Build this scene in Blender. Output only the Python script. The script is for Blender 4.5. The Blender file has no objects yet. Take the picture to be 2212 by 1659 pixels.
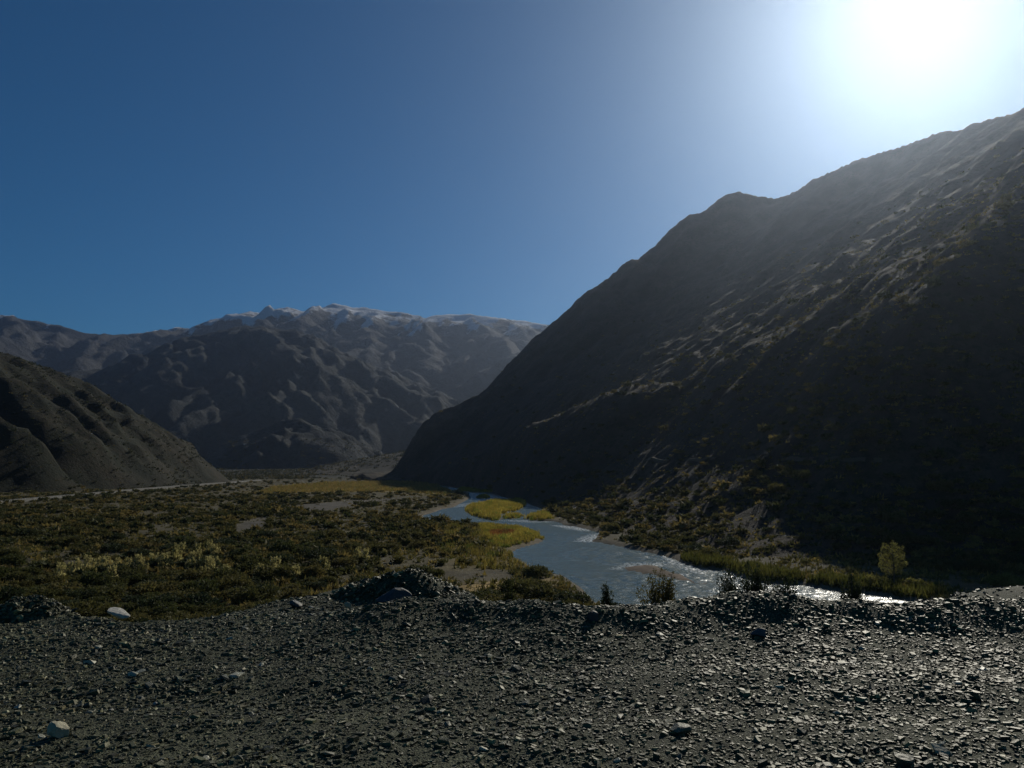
import bpy, math, random
import numpy as np

# ------------------------------------------------------------------ camera, sky, sun, exposure
rng = np.random.default_rng(11)
random.seed(11)
SC = bpy.context.scene
COL = SC.collection
FPX, CXP, CYP = 1770.0, 1106.0, 829.5           # focal length and centre of a 2212 x 1659 frame
CAM = np.array([0.0, 0.0, 14.0])
PITCH = math.atan(175.5 / FPX)

cam_d = bpy.data.cameras.new('camera')
cam_d.sensor_width = 36.0
cam_d.lens = 36.0 * FPX / 2212.0
cam_d.clip_start = 0.1
cam_d.clip_end = 40000.0
cam = bpy.data.objects.new('camera', cam_d)
COL.objects.link(cam)
cam.location = CAM
cam.rotation_euler = (math.pi / 2 + PITCH, 0, 0)
SC.camera = cam

SUN_EL, SUN_AZ = math.radians(28.6), math.radians(27.6)      # azimuth east of +Y
world = bpy.data.worlds.new('World')
SC.world = world
world.use_nodes = True
wn = world.node_tree
sky = wn.nodes.new('ShaderNodeTexSky')
sky.sky_type = 'NISHITA'
sky.sun_disc = False
sky.sun_elevation = SUN_EL
sky.sun_rotation = SUN_AZ
sky.altitude = 1800
sky.air_density = 1.0
sky.dust_density = 0.3
sky.ozone_density = 3.0
wn.nodes['Background'].inputs['Strength'].default_value = 0.05
tone = wn.nodes.new('ShaderNodeMix'); tone.data_type = 'RGBA'; tone.blend_type = 'MULTIPLY'
tone.inputs['Factor'].default_value = 1.0
tone.inputs['B'].default_value = (0.22, 0.80, 1.12, 1)          # clear dry mountain air: a deeper blue
wn.links.new(sky.outputs['Color'], tone.inputs['A'])
wn.links.new(tone.outputs['Result'], wn.nodes['Background'].inputs['Color'])

sun_d = bpy.data.lights.new('sun', 'SUN')
sun_d.energy = 4.3
sun_d.angle = math.radians(0.53)
sun_d.color = (1.0, 0.94, 0.82)
sun = bpy.data.objects.new('sun', sun_d)
COL.objects.link(sun)
sd = (math.cos(SUN_EL) * math.sin(SUN_AZ), math.cos(SUN_EL) * math.cos(SUN_AZ), math.sin(SUN_EL))
sun.rotation_euler = (math.pi / 2 - SUN_EL, 0, math.pi - SUN_AZ)
sun.location = (200, 400, 700)

HAZE_DENSITY, HAZE_G = 5.8e-5, 0.83
SC.view_settings.view_transform = 'Standard'
SC.view_settings.look = 'None'
SC.view_settings.gamma = 1.0
SC.view_settings.use_curve_mapping = False
SC.view_settings.exposure = -0.5
SC.cycles.use_denoising = True
SC.cycles.max_bounces = 8
SC.cycles.volume_bounces = 1
SC.cycles.sample_clamp_indirect = 6.0


# ------------------------------------------------------------------ helpers
def ray(x, y):
    u, v = (x - CXP) / FPX, (CYP - y) / FPX
    return np.array([u, math.cos(PITCH) - v * math.sin(PITCH), math.sin(PITCH) + v * math.cos(PITCH)])

def at(x, y, Y):                      # photo point at ground depth Y
    d = ray(x, y)
    return CAM + d * (Y / d[1])

def gp(x, y, z=0.0):                  # photo point on the level z
    d = ray(x, y)
    return CAM + d * ((z - CAM[2]) / d[2])

def project(p):                       # world (N,3) -> frame px, depth
    q = p - CAM
    c, s = math.cos(PITCH), math.sin(PITCH)
    f = q[:, 1] * c + q[:, 2] * s
    u = -q[:, 1] * s + q[:, 2] * c
    f = np.maximum(f, 0.01)
    return CXP + FPX * q[:, 0] / f, CYP - FPX * u / f, f

def _hash(ix, iy, seed):
    h = (ix.astype(np.int64) * 374761393 + iy.astype(np.int64) * 668265263 + seed * 974634533) & 0xFFFFFFFF
    h = ((h ^ (h >> 13)) * 1274126177) & 0xFFFFFFFF
    return (h ^ (h >> 16)) & 0xFFFFFFFF

def pnoise(x, y, seed=0):             # gradient noise, about -1..1
    x, y = np.asarray(x, float), np.asarray(y, float)
    ix, iy = np.floor(x), np.floor(y)
    fx, fy = x - ix, y - iy
    out = 0
    ux, uy = fx * fx * fx * (fx * (fx * 6 - 15) + 10), fy * fy * fy * (fy * (fy * 6 - 15) + 10)
    for a in (0, 1):
        for b in (0, 1):
            ang = _hash(ix + a, iy + b, seed) * (2 * math.pi / 4294967296.0)
            g = np.cos(ang) * (fx - a) + np.sin(ang) * (fy - b)
            out = out + g * (ux if a else 1 - ux) * (uy if b else 1 - uy)
    return out * 1.5

def fbm(x, y, octv=4, seed=0, gain=0.5):
    t, a = 0, 1.0
    for o in range(octv):
        t = t + a * pnoise(x * 2 ** o, y * 2 ** o, seed + o * 17)
        a *= gain
    return t

def ridged(x, y, octv=4, seed=0, gain=0.5):
    t, a = 0, 1.0
    for o in range(octv):
        t = t + a * (1 - 2 * np.abs(pnoise(x * 2 ** o, y * 2 ** o, seed + o * 31)))
        a *= gain
    return t

def smooth(a, b, x):
    t = np.clip((x - a) / (b - a), 0, 1)
    return t * t * (3 - 2 * t)

def axis(*breaks):                    # (start, step, stop, step, stop ...): a graded axis
    pts = [breaks[0]]
    for i in range(1, len(breaks) - 1, 2):
        step, stop = breaks[i], breaks[i + 1]
        n = max(1, int(round((stop - pts[-1]) / step)))
        pts += list(np.linspace(pts[-1], stop, n + 1)[1:])
    return np.array(pts)

def new_mesh(name, verts, faces, smooth_shade=False):
    """verts (N,3), faces (M,3|4) numpy -> mesh"""
    me = bpy.data.meshes.new(name)
    verts = np.ascontiguousarray(verts, np.float32)
    faces = np.ascontiguousarray(faces, np.int32)
    k = faces.shape[1]
    me.vertices.add(len(verts))
    me.vertices.foreach_set('co', verts.ravel())
    me.loops.add(faces.size)
    me.loops.foreach_set('vertex_index', faces.ravel())
    me.polygons.add(len(faces))
    me.polygons.foreach_set('loop_start', np.arange(0, faces.size, k, dtype=np.int32))
    me.update(calc_edges=True)
    me.polygons.foreach_set('use_smooth', np.full(len(faces), bool(smooth_shade)))
    me.update()
    return me

def set_col(me, rgb, name='tint'):
    a = me.attributes.new(name, 'FLOAT_COLOR', 'POINT')
    c = np.ones((len(me.vertices), 4), np.float32)
    c[:, :3] = rgb
    a.data.foreach_set('color', c.ravel())

def link(name, me, mat=None, parent=None, label=None, cat=None, group=None, kind=None):
    o = bpy.data.objects.new(name, me)
    COL.objects.link(o)
    if mat is not None and me is not None and len(me.materials) == 0:
        me.materials.append(mat)
    if parent is not None:
        o.parent = parent
    if label: o['label'] = label
    if cat: o['category'] = cat
    if group: o['group'] = group
    if kind: o['kind'] = kind
    return o

class Field:                          # a height field on a graded axis-aligned grid
    def __init__(self, xs, ys, fn):
        self.xs, self.ys = xs, ys
        X, Y = np.meshgrid(xs, ys)
        self.X, self.Y = X, Y
        self.Z = fn(X, Y)
    def sample(self, x, y):
        x, y = np.asarray(x, float), np.asarray(y, float)
        i = np.clip(np.searchsorted(self.xs, x) - 1, 0, len(self.xs) - 2)
        j = np.clip(np.searchsorted(self.ys, y) - 1, 0, len(self.ys) - 2)
        fx = np.clip((x - self.xs[i]) / (self.xs[i + 1] - self.xs[i]), 0, 1)
        fy = np.clip((y - self.ys[j]) / (self.ys[j + 1] - self.ys[j]), 0, 1)
        Z = self.Z
        z = (Z[j, i] * (1 - fx) * (1 - fy) + Z[j, i + 1] * fx * (1 - fy) + Z[j + 1, i] * (1 - fx) * fy + Z[j + 1, i + 1] * fx * fy)
        out = (x < self.xs[0]) | (x > self.xs[-1]) | (y < self.ys[0]) | (y > self.ys[-1])
        return np.where(out, -999.0, z)
    def mesh(self, name, keep=None):
        ny, nx = self.Z.shape
        v = np.stack([self.X, self.Y, self.Z], -1).reshape(-1, 3)
        idx = np.arange(nx * ny).reshape(ny, nx)
        f = np.stack([idx[:-1, :-1], idx[:-1, 1:], idx[1:, 1:], idx[1:, :-1]], -1).reshape(-1, 4)
        self.used = np.arange(len(v))
        if keep is not None:
            kv = keep.reshape(-1)
            f = f[kv[f].any(1)]
            used = np.unique(f)
            remap = np.full(len(v), -1); remap[used] = np.arange(len(used))
            f = remap[f]; v = v[used]; self.used = used
        return new_mesh(name, v, f, True)

def seg_dist(px, py, a, b):
    d = b - a
    L2 = max(float(d @ d), 1e-9)
    t = np.clip(((px - a[0]) * d[0] + (py - a[1]) * d[1]) / L2, 0, 1)
    return np.hypot(px - a[0] - t * d[0], py - a[1] - t * d[1]), t

def poly_sd(px, py, poly):            # signed distance, negative inside
    poly = np.asarray(poly)[:, :2]
    n = len(poly)
    best = np.full(px.shape, 1e9)
    ins = np.zeros(px.shape, bool)
    for i in range(n):
        a, b = poly[i], poly[(i + 1) % n]
        best = np.minimum(best, seg_dist(px, py, a, b)[0])
        c = (a[1] > py) != (b[1] > py)
        xi = a[0] + (py - a[1]) * (b[0] - a[0]) / ((b[1] - a[1]) if b[1] != a[1] else 1e-9)
        ins ^= c & (px < xi)
    return np.where(ins, -best, best)

# ------------------------------------------------------------------ materials
class NT:
    def __init__(self, name):
        self.m = bpy.data.materials.new(name)
        self.m.use_nodes = True
        self.t = self.m.node_tree
        self.p = self.t.nodes['Principled BSDF']
        self.out = self.t.nodes['Material Output']
    def n(self, typ, **kw):
        nd = self.t.nodes.new(typ)
        for k, v in kw.items():
            if k.startswith('i_'):
                nd.inputs[k[2:].replace('_', ' ')].default_value = v
            else:
                setattr(nd, k, v)
        return nd
    def l(self, a, b):
        self.t.links.new(a, b)
    def coord(self, scale=None):
        g = self.n('ShaderNodeNewGeometry')
        if scale is None:
            return g.outputs['Position']
        m = self.n('ShaderNodeMapping')
        m.inputs['Scale'].default_value = scale
        self.l(g.outputs['Position'], m.inputs['Vector'])
        return m.outputs['Vector']
    def noise(self, scale, detail=5, vec=None, rough=0.6):
        nd = self.n('ShaderNodeTexNoise')
        nd.inputs['Scale'].default_value = scale
        nd.inputs['Detail'].default_value = detail
        nd.inputs['Roughness'].default_value = rough
        self.l(vec if vec is not None else self.coord(), nd.inputs['Vector'])
        return nd.outputs['Fac']
    def ramp(self, fac, stops):
        r = self.n('ShaderNodeValToRGB')
        e = r.color_ramp.elements
        while len(e) < len(stops): e.new(0.5)
        for k, (p, c) in enumerate(stops):
            e[k].position = p
            e[k].color = (c, c, c, 1) if np.isscalar(c) else (*c, 1)
        self.l(fac, r.inputs['Fac'])
        return r.outputs['Color']
    def mix(self, fac, a, b, mode='MIX'):
        m = self.n('ShaderNodeMix', data_type='RGBA', blend_type=mode)
        for sock, v in ((m.inputs['Factor'], fac), (m.inputs['A'], a), (m.inputs['B'], b)):
            if isinstance(v, (int, float)): sock.default_value = v
            elif isinstance(v, tuple): sock.default_value = (*v, 1)
            else: self.l(v, sock)
        return m.outputs['Result']
    def math(self, op, a, b=None):
        m = self.n('ShaderNodeMath', operation=op)
        for i, v in enumerate((a, b)):
            if v is None: continue
            if isinstance(v, (int, float)): m.inputs[i].default_value = v
            else: self.l(v, m.inputs[i])
        return m.outputs[0]
    def attr(self, name='tint'):
        a = self.n('ShaderNodeAttribute', attribute_name=name)
        return a.outputs['Color']
    def bump(self, h, dist, strength=1.0, prev=None):
        b = self.n('ShaderNodeBump')
        b.inputs['Strength'].default_value = strength
        b.inputs['Distance'].default_value = dist
        self.l(h, b.inputs['Height'])
        if prev is not None: self.l(prev, b.inputs['Normal'])
        return b.outputs['Normal']

def rock_slope_material(name, c_dark, c_light, c_green, s, snow=None, spec=0.15):
    """bare scree and rock with low scrub; s = size of the coarse mottling in metres"""
    t = NT(name)
    co = t.coord()
    col = t.mix(t.ramp(t.noise(1 / s, 6, co), [(0.38, 0.0), (0.62, 1.0)]), c_dark, c_light)
    veg = t.ramp(t.noise(9 / s, 5, co, 0.7), [(0.5, 0.0), (0.58, 1.0)])
    patch = t.ramp(t.noise(0.45 / s, 3, co), [(0.4, 0.15), (0.6, 0.9)])
    col = t.mix(t.mix(1.0, veg, patch, 'MULTIPLY'), col, c_green)
    if snow:
        sep = t.n('ShaderNodeSeparateXYZ'); t.l(co, sep.inputs[0])
        nrm = t.n('ShaderNodeNewGeometry')
        sepn = t.n('ShaderNodeSeparateXYZ'); t.l(nrm.outputs['Normal'], sepn.inputs[0])
        hgt = t.math('MULTIPLY', t.math('SUBTRACT', sep.outputs['Z'], snow[0]), 1 / snow[1])
        f = t.math('ADD', hgt, t.math('MULTIPLY', t.math('SUBTRACT', t.noise(1 / 120.0, 6, co, 0.7), 0.5), 3.4))
        f = t.math('ADD', f, t.math('MULTIPLY', sepn.outputs['X'], -1.0))
        col = t.mix(t.ramp(f, [(0.45, 0.0), (0.75, 1.0)]), col, (0.58, 0.60, 0.64))
    t.l(col, t.p.inputs['Base Color'])
    t.p.inputs['Roughness'].default_value = 0.95
    t.p.inputs['Specular IOR Level'].default_value = spec
    b = t.bump(t.noise(3 / s, 8, co, 0.7), 0.10 * s, 0.8)
    t.l(t.bump(t.noise(16 / s, 6, co, 0.7), 0.035 * s, 1.0, b), t.p.inputs['Normal'])
    return t.m

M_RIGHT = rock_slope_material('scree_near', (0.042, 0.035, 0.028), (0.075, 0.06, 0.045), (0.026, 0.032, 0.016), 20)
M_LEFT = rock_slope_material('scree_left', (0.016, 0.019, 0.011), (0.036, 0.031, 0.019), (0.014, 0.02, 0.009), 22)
M_MID = rock_slope_material('scree_mid', (0.026, 0.031, 0.034), (0.058, 0.059, 0.056), (0.02, 0.027, 0.024), 120)
M_FAN = rock_slope_material('fan_gravel', (0.045, 0.04, 0.03), (0.085, 0.07, 0.05), (0.026, 0.032, 0.016), 24)
M_FAR = rock_slope_material('scree_far', (0.045, 0.047, 0.05), (0.085, 0.083, 0.082), (0.036, 0.04, 0.04), 280, snow=(628, 150))

def make_ground_mat():
    t = NT('valley_floor')
    co = t.coord()
    base = t.attr()
    n1 = t.ramp(t.noise(0.22, 6, co, 0.7), [(0.3, 0.55), (0.7, 1.35)])
    n2 = t.ramp(t.noise(2.5, 4, co, 0.7), [(0.3, 0.7), (0.7, 1.25)])
    col = t.mix(1.0, t.mix(1.0, base, n1, 'MULTIPLY'), n2, 'MULTIPLY')
    t.l(col, t.p.inputs['Base Color'])
    t.p.inputs['Roughness'].default_value = 0.95
    t.p.inputs['Specular IOR Level'].default_value = 0.1
    b = t.bump(t.noise(1.1, 6, co, 0.7), 0.25, 0.7)
    t.l(b, t.p.inputs['Normal'])
    return t.m
M_GROUND = make_ground_mat()

def make_gravel_ground():
    t = NT('fine_gravel')
    co = t.coord()
    vor = t.n('ShaderNodeTexVoronoi', feature='F1')
    vor.inputs['Scale'].default_value = 58.0
    t.l(co, vor.inputs['Vector'])
    tone = t.mix(t.ramp(vor.outputs['Color'], [(0.0, 0.0), (1.0, 1.0)]), (0.008, 0.011, 0.005), (0.12, 0.125, 0.072))
    big = t.ramp(t.noise(0.7, 4, co), [(0.35, 0.75), (0.65, 1.15)])
    t.l(t.mix(1.0, tone, big, 'MULTIPLY'), t.p.inputs['Base Color'])
    t.p.inputs['Roughness'].default_value = 0.85
    t.p.inputs['Specular IOR Level'].default_value = 0.2
    b = t.bump(vor.outputs['Distance'], 0.012, 0.9)
    b.node.invert = True
    t.l(t.bump(t.noise(9, 5, co, 0.7), 0.03, 0.8, b), t.p.inputs['Normal'])
    return t.m
M_BENCH = make_gravel_ground()

def make_stone_mat(name, src, rough=0.5, dark=None, light=None):
    t = NT(name)
    co = t.coord()
    if src == 'attr':
        base = t.attr()
    else:
        oi = t.n('ShaderNodeObjectInfo')
        base = t.mix(oi.outputs['Random'], dark, light)
    n = t.ramp(t.noise(28, 6, co, 0.7), [(0.3, 0.7), (0.7, 1.25)])
    t.l(t.mix(1.0, base, n, 'MULTIPLY'), t.p.inputs['Base Color'])
    t.p.inputs['Roughness'].default_value = rough
    t.p.inputs['Specular IOR Level'].default_value = 0.4
    t.p.inputs['Specular Tint'].default_value = (1.0, 0.95, 0.72, 1)
    t.l(t.bump(t.noise(60, 6, co, 0.7), 0.006, 0.7), t.p.inputs['Normal'])
    return t.m
M_GRAVEL = make_stone_mat('gravel_stones', 'attr', 0.52)
M_STONE = make_stone_mat('grey_stone', 'obj', 0.55, (0.07, 0.073, 0.052), (0.12, 0.12, 0.085))
M_DARKST = make_stone_mat('dark_stone', 'obj', 0.55, (0.025, 0.03, 0.022), (0.05, 0.055, 0.04))
M_LIGHTST = make_stone_mat('light_stone', 'obj', 0.45, (0.24, 0.24, 0.17), (0.36, 0.35, 0.26))
M_PALE = make_stone_mat('pale_stone', 'obj', 0.7, (0.33, 0.30, 0.20), (0.36, 0.33, 0.23))
M_WHITE = make_stone_mat('white_stone', 'obj', 0.55, (0.33, 0.315, 0.27), (0.38, 0.36, 0.31))
M_SLATE = make_stone_mat('blue_grey_slab', 'obj', 0.6, (0.04, 0.046, 0.055), (0.05, 0.057, 0.07))

def make_leaf(name, c, c2, transl=0.45, src='obj'):
    t = NT(name)
    if src == 'attr':
        col = t.attr()
    else:
        oi = t.n('ShaderNodeObjectInfo')
        col = t.mix(oi.outputs['Random'], c, c2)
    n = t.ramp(t.noise(1.3, 4, None, 0.7), [(0.3, 0.65), (0.7, 1.35)])
    col = t.mix(1.0, col, n, 'MULTIPLY')
    t.l(col, t.p.inputs['Base Color'])
    t.p.inputs['Roughness'].default_value = 0.75
    t.p.inputs['Specular IOR Level'].default_value = 0.15
    tr = t.n('ShaderNodeBsdfTranslucent')
    t.l(col, tr.inputs['Color'])
    mx = t.n('ShaderNodeMixShader')
    mx.inputs[0].default_value = transl
    t.l(t.p.outputs[0], mx.inputs[1]); t.l(tr.outputs[0], mx.inputs[2])
    t.l(mx.outputs[0], t.out.inputs['Surface'])
    return t.m
M_SHRUB = make_leaf('shrub_leaves', (0.06, 0.07, 0.022), (0.13, 0.11, 0.035), 0.4)
M_DARKSHRUB = make_leaf('dark_leaves', (0.035, 0.047, 0.02), (0.055, 0.065, 0.026), 0.3)
M_SCRUB = make_leaf('scrub_leaves', None, None, 0.35, 'attr')
M_PLUME = make_leaf('pale_plumes', (0.37, 0.33, 0.125), (0.44, 0.39, 0.17), 0.5)
M_TREE = make_leaf('willow_leaves', (0.22, 0.205, 0.055), (0.23, 0.215, 0.06), 0.5)
M_GRASS = make_leaf('river_grass', None, None, 0.5, 'attr')

def make_bark():
    t = NT('bark')
    t.l(t.mix(t.noise(6, 5), (0.05, 0.04, 0.03), (0.11, 0.09, 0.07)), t.p.inputs['Base Color'])
    t.p.inputs['Roughness'].default_value = 0.9
    return t.m
M_BARK = make_bark()

def make_water():
    t = NT('river_water')
    wv = t.coord((1.0, 0.6, 1.0))
    foam_glint = t.attr('foam_glint')
    fm = t.math('MULTIPLY', t.ramp(t.noise(2.2, 5, wv, 0.75), [(0.47, 0.0), (0.6, 1.0)]), foam_glint)
    t.l(t.mix(fm, (0.085, 0.125, 0.12), (0.75, 0.78, 0.8)), t.p.inputs['Base Color'])
    t.l(t.math('ADD', t.math('MULTIPLY', fm, 0.4), 0.24), t.p.inputs['Roughness'])
    t.p.inputs['IOR'].default_value = 1.33
    patch = t.ramp(t.noise(0.05, 4, wv, 0.6), [(0.35, 0.45), (0.65, 1.0)])
    b = t.bump(t.noise(0.3, 3, wv, 0.5), 0.16, 1.0)
    n2 = t.math('MULTIPLY', t.noise(1.5, 4, wv, 0.6), patch)
    b = t.bump(n2, 0.16, 1.0, b)
    n3 = t.math('MULTIPLY', t.noise(5.0, 3, wv, 0.6), patch)
    t.l(t.bump(n3, 0.05, 1.0, b), t.p.inputs['Normal'])
    return t.m
M_WATER = make_water()

def make_road():
    t = NT('road_surface')
    t.l(t.mix(t.noise(0.8, 5), (0.09, 0.087, 0.075), (0.14, 0.135, 0.12)), t.p.inputs['Base Color'])
    t.p.inputs['Roughness'].default_value = 0.9
    t.p.inputs['Specular IOR Level'].default_value = 0.15
    return t.m
M_ROAD = make_road()

# ------------------------------------------------------------------ river outline (ground points)
def c3(x, y): return gp((1400 + x / 1.7015) * 0.60043, (1650 + y / 1.7015) * 0.60043)[:2]
def c4(x, y): return gp((2400 + x / 1.659) * 0.60043, (1200 + y / 1.659) * 0.60043)[:2]

LEFT_BANK = [(200, 157), (290, 185), (420, 196), (490, 207), (495, 235), (470, 250), (430, 270), (400, 288), (330, 300),
             (260, 325), (208, 338), (215, 355), (250, 372), (360, 376), (520, 391), (640, 401), (760, 415), (870, 435), (910, 455),
             (945, 490), (900, 507), (820, 527), (760, 550), (740, 577), (790, 598), (850, 632), (900, 662), (1000, 692),
             (1080, 705), (1130, 735), (1180, 775), (1210, 803), (1260, 850), (1400, 905), (1700, 965), (2200, 1020), (3200, 1080)]
RIGHT_BANK3 = [(290, 148), (420, 168), (440, 200), (560, 205), (680, 209), (740, 224), (790, 244), (870, 264), (932, 294),
               (928, 320), (880, 335), (835, 360), (920, 372), (1000, 373), (1055, 384), (1062, 396), (1140, 405), (1220, 424), (1278, 440), (1272, 466),
               (1238, 492), (1350, 510), (1450, 530), (1550, 555), (1640, 570), (1700, 585)]
RIGHT_BANK4 = [(60, 1335), (110, 1360), (200, 1385), (330, 1395), (430, 1430), (560, 1465), (700, 1475), (800, 1480),
               (900, 1495), (1010, 1510), (1150, 1525), (1300, 1545), (1500, 1580), (1900, 1640)]
RIVER = [c3(*p) for p in LEFT_BANK] + [c4(*p) for p in RIGHT_BANK4[::-1]] + [c3(*p) for p in RIGHT_BANK3[::-1]]
ISLANDS = [[(470, 300), (490, 285), (560, 275), (640, 258), (740, 255), (820, 252), (832, 270), (800, 300), (760, 315), (700, 325), (662, 342), (688, 362), (640, 367), (560, 352), (510, 335), (475, 315)],
           [(712, 347), (740, 335), (800, 335), (818, 345), (770, 357), (715, 359)],
           [(538, 232), (570, 222), (612, 228), (600, 238), (545, 240)]]
SANDBAR = [(1405, 652), (1480, 636), (1560, 630), (1640, 635), (1700, 655), (1780, 687), (1880, 722), (1960, 742), (1900, 745), (1800, 728), (1700, 712), (1600, 692), (1500, 674)]
ISL_POLY = [[c3(*p) for p in q] for q in ISLANDS]
BAR_POLY = [c3(*p) for p in SANDBAR]
SPIT = [c3(*p) for p in [(540, 396), (640, 402), (760, 416), (870, 436), (912, 458), (930, 480), (850, 505), (770, 530), (700, 545), (640, 530), (570, 450)]]
REDPATCH = [c3(*p) for p in [(630, 455), (690, 445), (745, 452), (720, 475), (660, 485)]]
TAB = [c3(*p) for p in [(835, 361), (880, 335), (928, 318), (960, 330), (1000, 368), (920, 373)]]
TAB2 = [c3(*p) for p in [(425, 180), (500, 178), (640, 188), (700, 200), (680, 208), (560, 204), (435, 198)]]
FARPLAIN = [gp(*p)[:2] for p in [(545, 1068), (590, 1052), (700, 1043), (850, 1039), (930, 1043), (985, 1062), (960, 1072), (880, 1064), (760, 1064), (650, 1066)]]
STRAW = [c3(*p) for p in [(380, 790), (480, 775), (640, 770), (760, 762), (900, 748), (990, 745), (1010, 775), (900, 800), (700, 825), (450, 850), (380, 830)]]
GREYBAR = [c3(*p) for p in [(350, 700), (500, 690), (680, 690), (760, 720), (760, 750), (560, 768), (380, 770)]]
GREYFAR = [gp(*p)[:2] for p in [(640, 1092), (760, 1083), (860, 1075), (870, 1080), (780, 1090), (700, 1106), (650, 1105)]]
GREYFAR2 = [gp(*p)[:2] for p in [(505, 1135), (560, 1120), (600, 1118), (560, 1145), (520, 1150)]]
TANFIELD = [c3(*p) for p in [(340, 400), (470, 400), (560, 450), (640, 540), (720, 560), (820, 640), (800, 690), (600, 690), (400, 690), (330, 560)]]
LEFT_TOE = [gp(x, y)[:2] for x, y in [(-700, 1180), (-300, 1105), (0, 1082), (250, 1062), (480, 1040), (560, 1030)]]

def river_sd(x, y):
    s = poly_sd(x, y, RIVER)
    for q in ISL_POLY + [BAR_POLY]:
        s = np.maximum(s, -poly_sd(x, y, q))
    return s

# ------------------------------------------------------------------ valley floor and river
def ground_fn(X, Y):
    far = np.clip(Y - 1000, 0, None)
    z = 0.02 * far + 0.35 * fbm(X / 45, Y / 45, 4, 3) * smooth(30, 120, Y) + 0.12 * fbm(X / 7, Y / 7, 3, 5)
    z = np.clip(z, -0.1, None) + 0.1
    z = np.where(Y > 1100, z + 0.01 * (Y - 1100) * 0.3 * (1 + fbm(X / 300, Y / 300, 3, 8)), z)
    m = (Y > 35) & (Y < 1000) & (np.abs(X) < 220)
    sdv = np.full(X.shape, 60.0)
    sdv[m] = river_sd(X[m], Y[m])
    low = smooth(14, 0, sdv)
    z = z * (1 - 0.75 * low)
    z = z + np.where(sdv < 60, -1.9 * smooth(1.2, -2.5, sdv), 0)
    bar = np.full(X.shape, 60.0); bar[m] = poly_sd(X[m], Y[m], BAR_POLY)
    z = np.where(bar < 3, np.minimum(z, -0.42 + 0.22 * smooth(0, -3, bar)), z)
    z = np.where(bar > 0, z, np.maximum(z, -0.5 + 0.28 * smooth(0, -2.0, bar)))
    return z

gx = axis(-9000, 500, -1500, 60, -300, 6, -120, 1.6, 120, 6, 300, 60, 1500, 500, 9000)
gy = axis(-600, 80, -40, 8, 40, 1.4, 220, 2.6, 520, 4, 1000, 25, 2600, 180, 9500)
G = Field(gx, gy, ground_fn)
gme = G.mesh('ground')
gxv, gyv = G.X.ravel(), G.Y.ravel()
tint = np.zeros((gxv.size, 3)); tint[:] = (0.085, 0.075, 0.045)
mix_n = smooth(-0.35, 0.5, fbm(gxv / 38, gyv / 26, 4, 21))[:, None]
tint = tint * (1 - mix_n) + np.array((0.105, 0.09, 0.05)) * mix_n
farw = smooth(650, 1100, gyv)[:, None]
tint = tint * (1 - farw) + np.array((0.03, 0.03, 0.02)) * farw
near = (gyv > 30) & (gyv < 1100) & (np.abs(gxv) < 450)
def paint(poly, col, soft=2.5, amt=1.0):
    s = np.full(gxv.shape, 99.0)
    s[near] = poly_sd(gxv[near], gyv[near], poly) + 1.5 * fbm(gxv[near] / 6, gyv[near] / 6, 3, 44)
    w = (amt * smooth(soft, -soft, s))[:, None]
    tint[:] = tint * (1 - w) + np.array(col) * w
paint(TANFIELD, (0.145, 0.11, 0.042), 5, 0.8)
for q in (FARPLAIN,): paint(q, (0.22, 0.17, 0.06), 12)
paint(GREYBAR, (0.105, 0.09, 0.058), 4)
for q in (GREYFAR, GREYFAR2): paint(q, (0.105, 0.095, 0.078), 4)
paint(STRAW, (0.36, 0.25, 0.10), 2.5)
for q in [SPIT, TAB, TAB2] + ISL_POLY: paint(q, (0.2, 0.16, 0.04), 1.5)
rs = np.full(gxv.shape, 99.0); rs[near] = river_sd(gxv[near], gyv[near])
w = (smooth(2.2, 0.6, rs) * 0.8)[:, None]
tint = tint * (1 - w) + np.array((0.15, 0.125, 0.09)) * w
paint(BAR_POLY, (0.15, 0.115, 0.085), 0.8)
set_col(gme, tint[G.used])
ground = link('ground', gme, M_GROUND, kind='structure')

wx = axis(-140, 6, -110, 1.6, -22, 0.38, 72, 1.6, 110, 6, 200); wy = axis(30, 1.6, 62, 0.38, 180, 1.2, 320, 4, 960)
def wave_fn(X, Y):
    a = smooth(330, 150, Y) * (0.55 + 0.45 * smooth(-0.4, 0.4, fbm(X / 9, Y / 14, 3, 151)))
    return -0.45 + a * (0.11 * fbm(X / 1.9, Y / 1.5, 2, 152) + 0.085 * fbm(X / 0.95, Y / 0.9, 2, 153))
Wd = Field(wx, wy, wave_fn)   # real ripples where the water is near
wme = Wd.mesh('river', poly_sd(Wd.X, Wd.Y, RIVER) < 6)
fx, fy = Wd.X.ravel()[Wd.used], Wd.Y.ravel()[Wd.used]
foam_glint = np.zeros(fx.size)
for q, k in (([(1010, 396), (1140, 404), (1230, 424), (1200, 430), (1100, 415)], 1.0), ([(1165, 492), (1200, 470), (1280, 445), (1275, 468), (1235, 495)], 1.0),
             ([(1395, 655), (1480, 622), (1640, 622), (1700, 640), (1560, 632), (1440, 650)], 0.8), ([(1710, 590), (1800, 640), (1960, 670), (1900, 680), (1760, 630)], 0.8),  # white water round the sandbar, with sun glints painted into its colour
             ([(400, 290), (430, 272), (520, 262), (640, 250), (600, 262), (480, 280)], 0.6), ([(700, 368), (840, 366), (1000, 376), (860, 380)], 0.6)):
    foam_glint = np.maximum(foam_glint, k * smooth(2.0, -1.0, poly_sd(fx, fy, [c3(*p) for p in q])))
set_col(wme, foam_glint[:, None], 'foam_glint')
link('river', wme, M_WATER, kind='structure')

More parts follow.
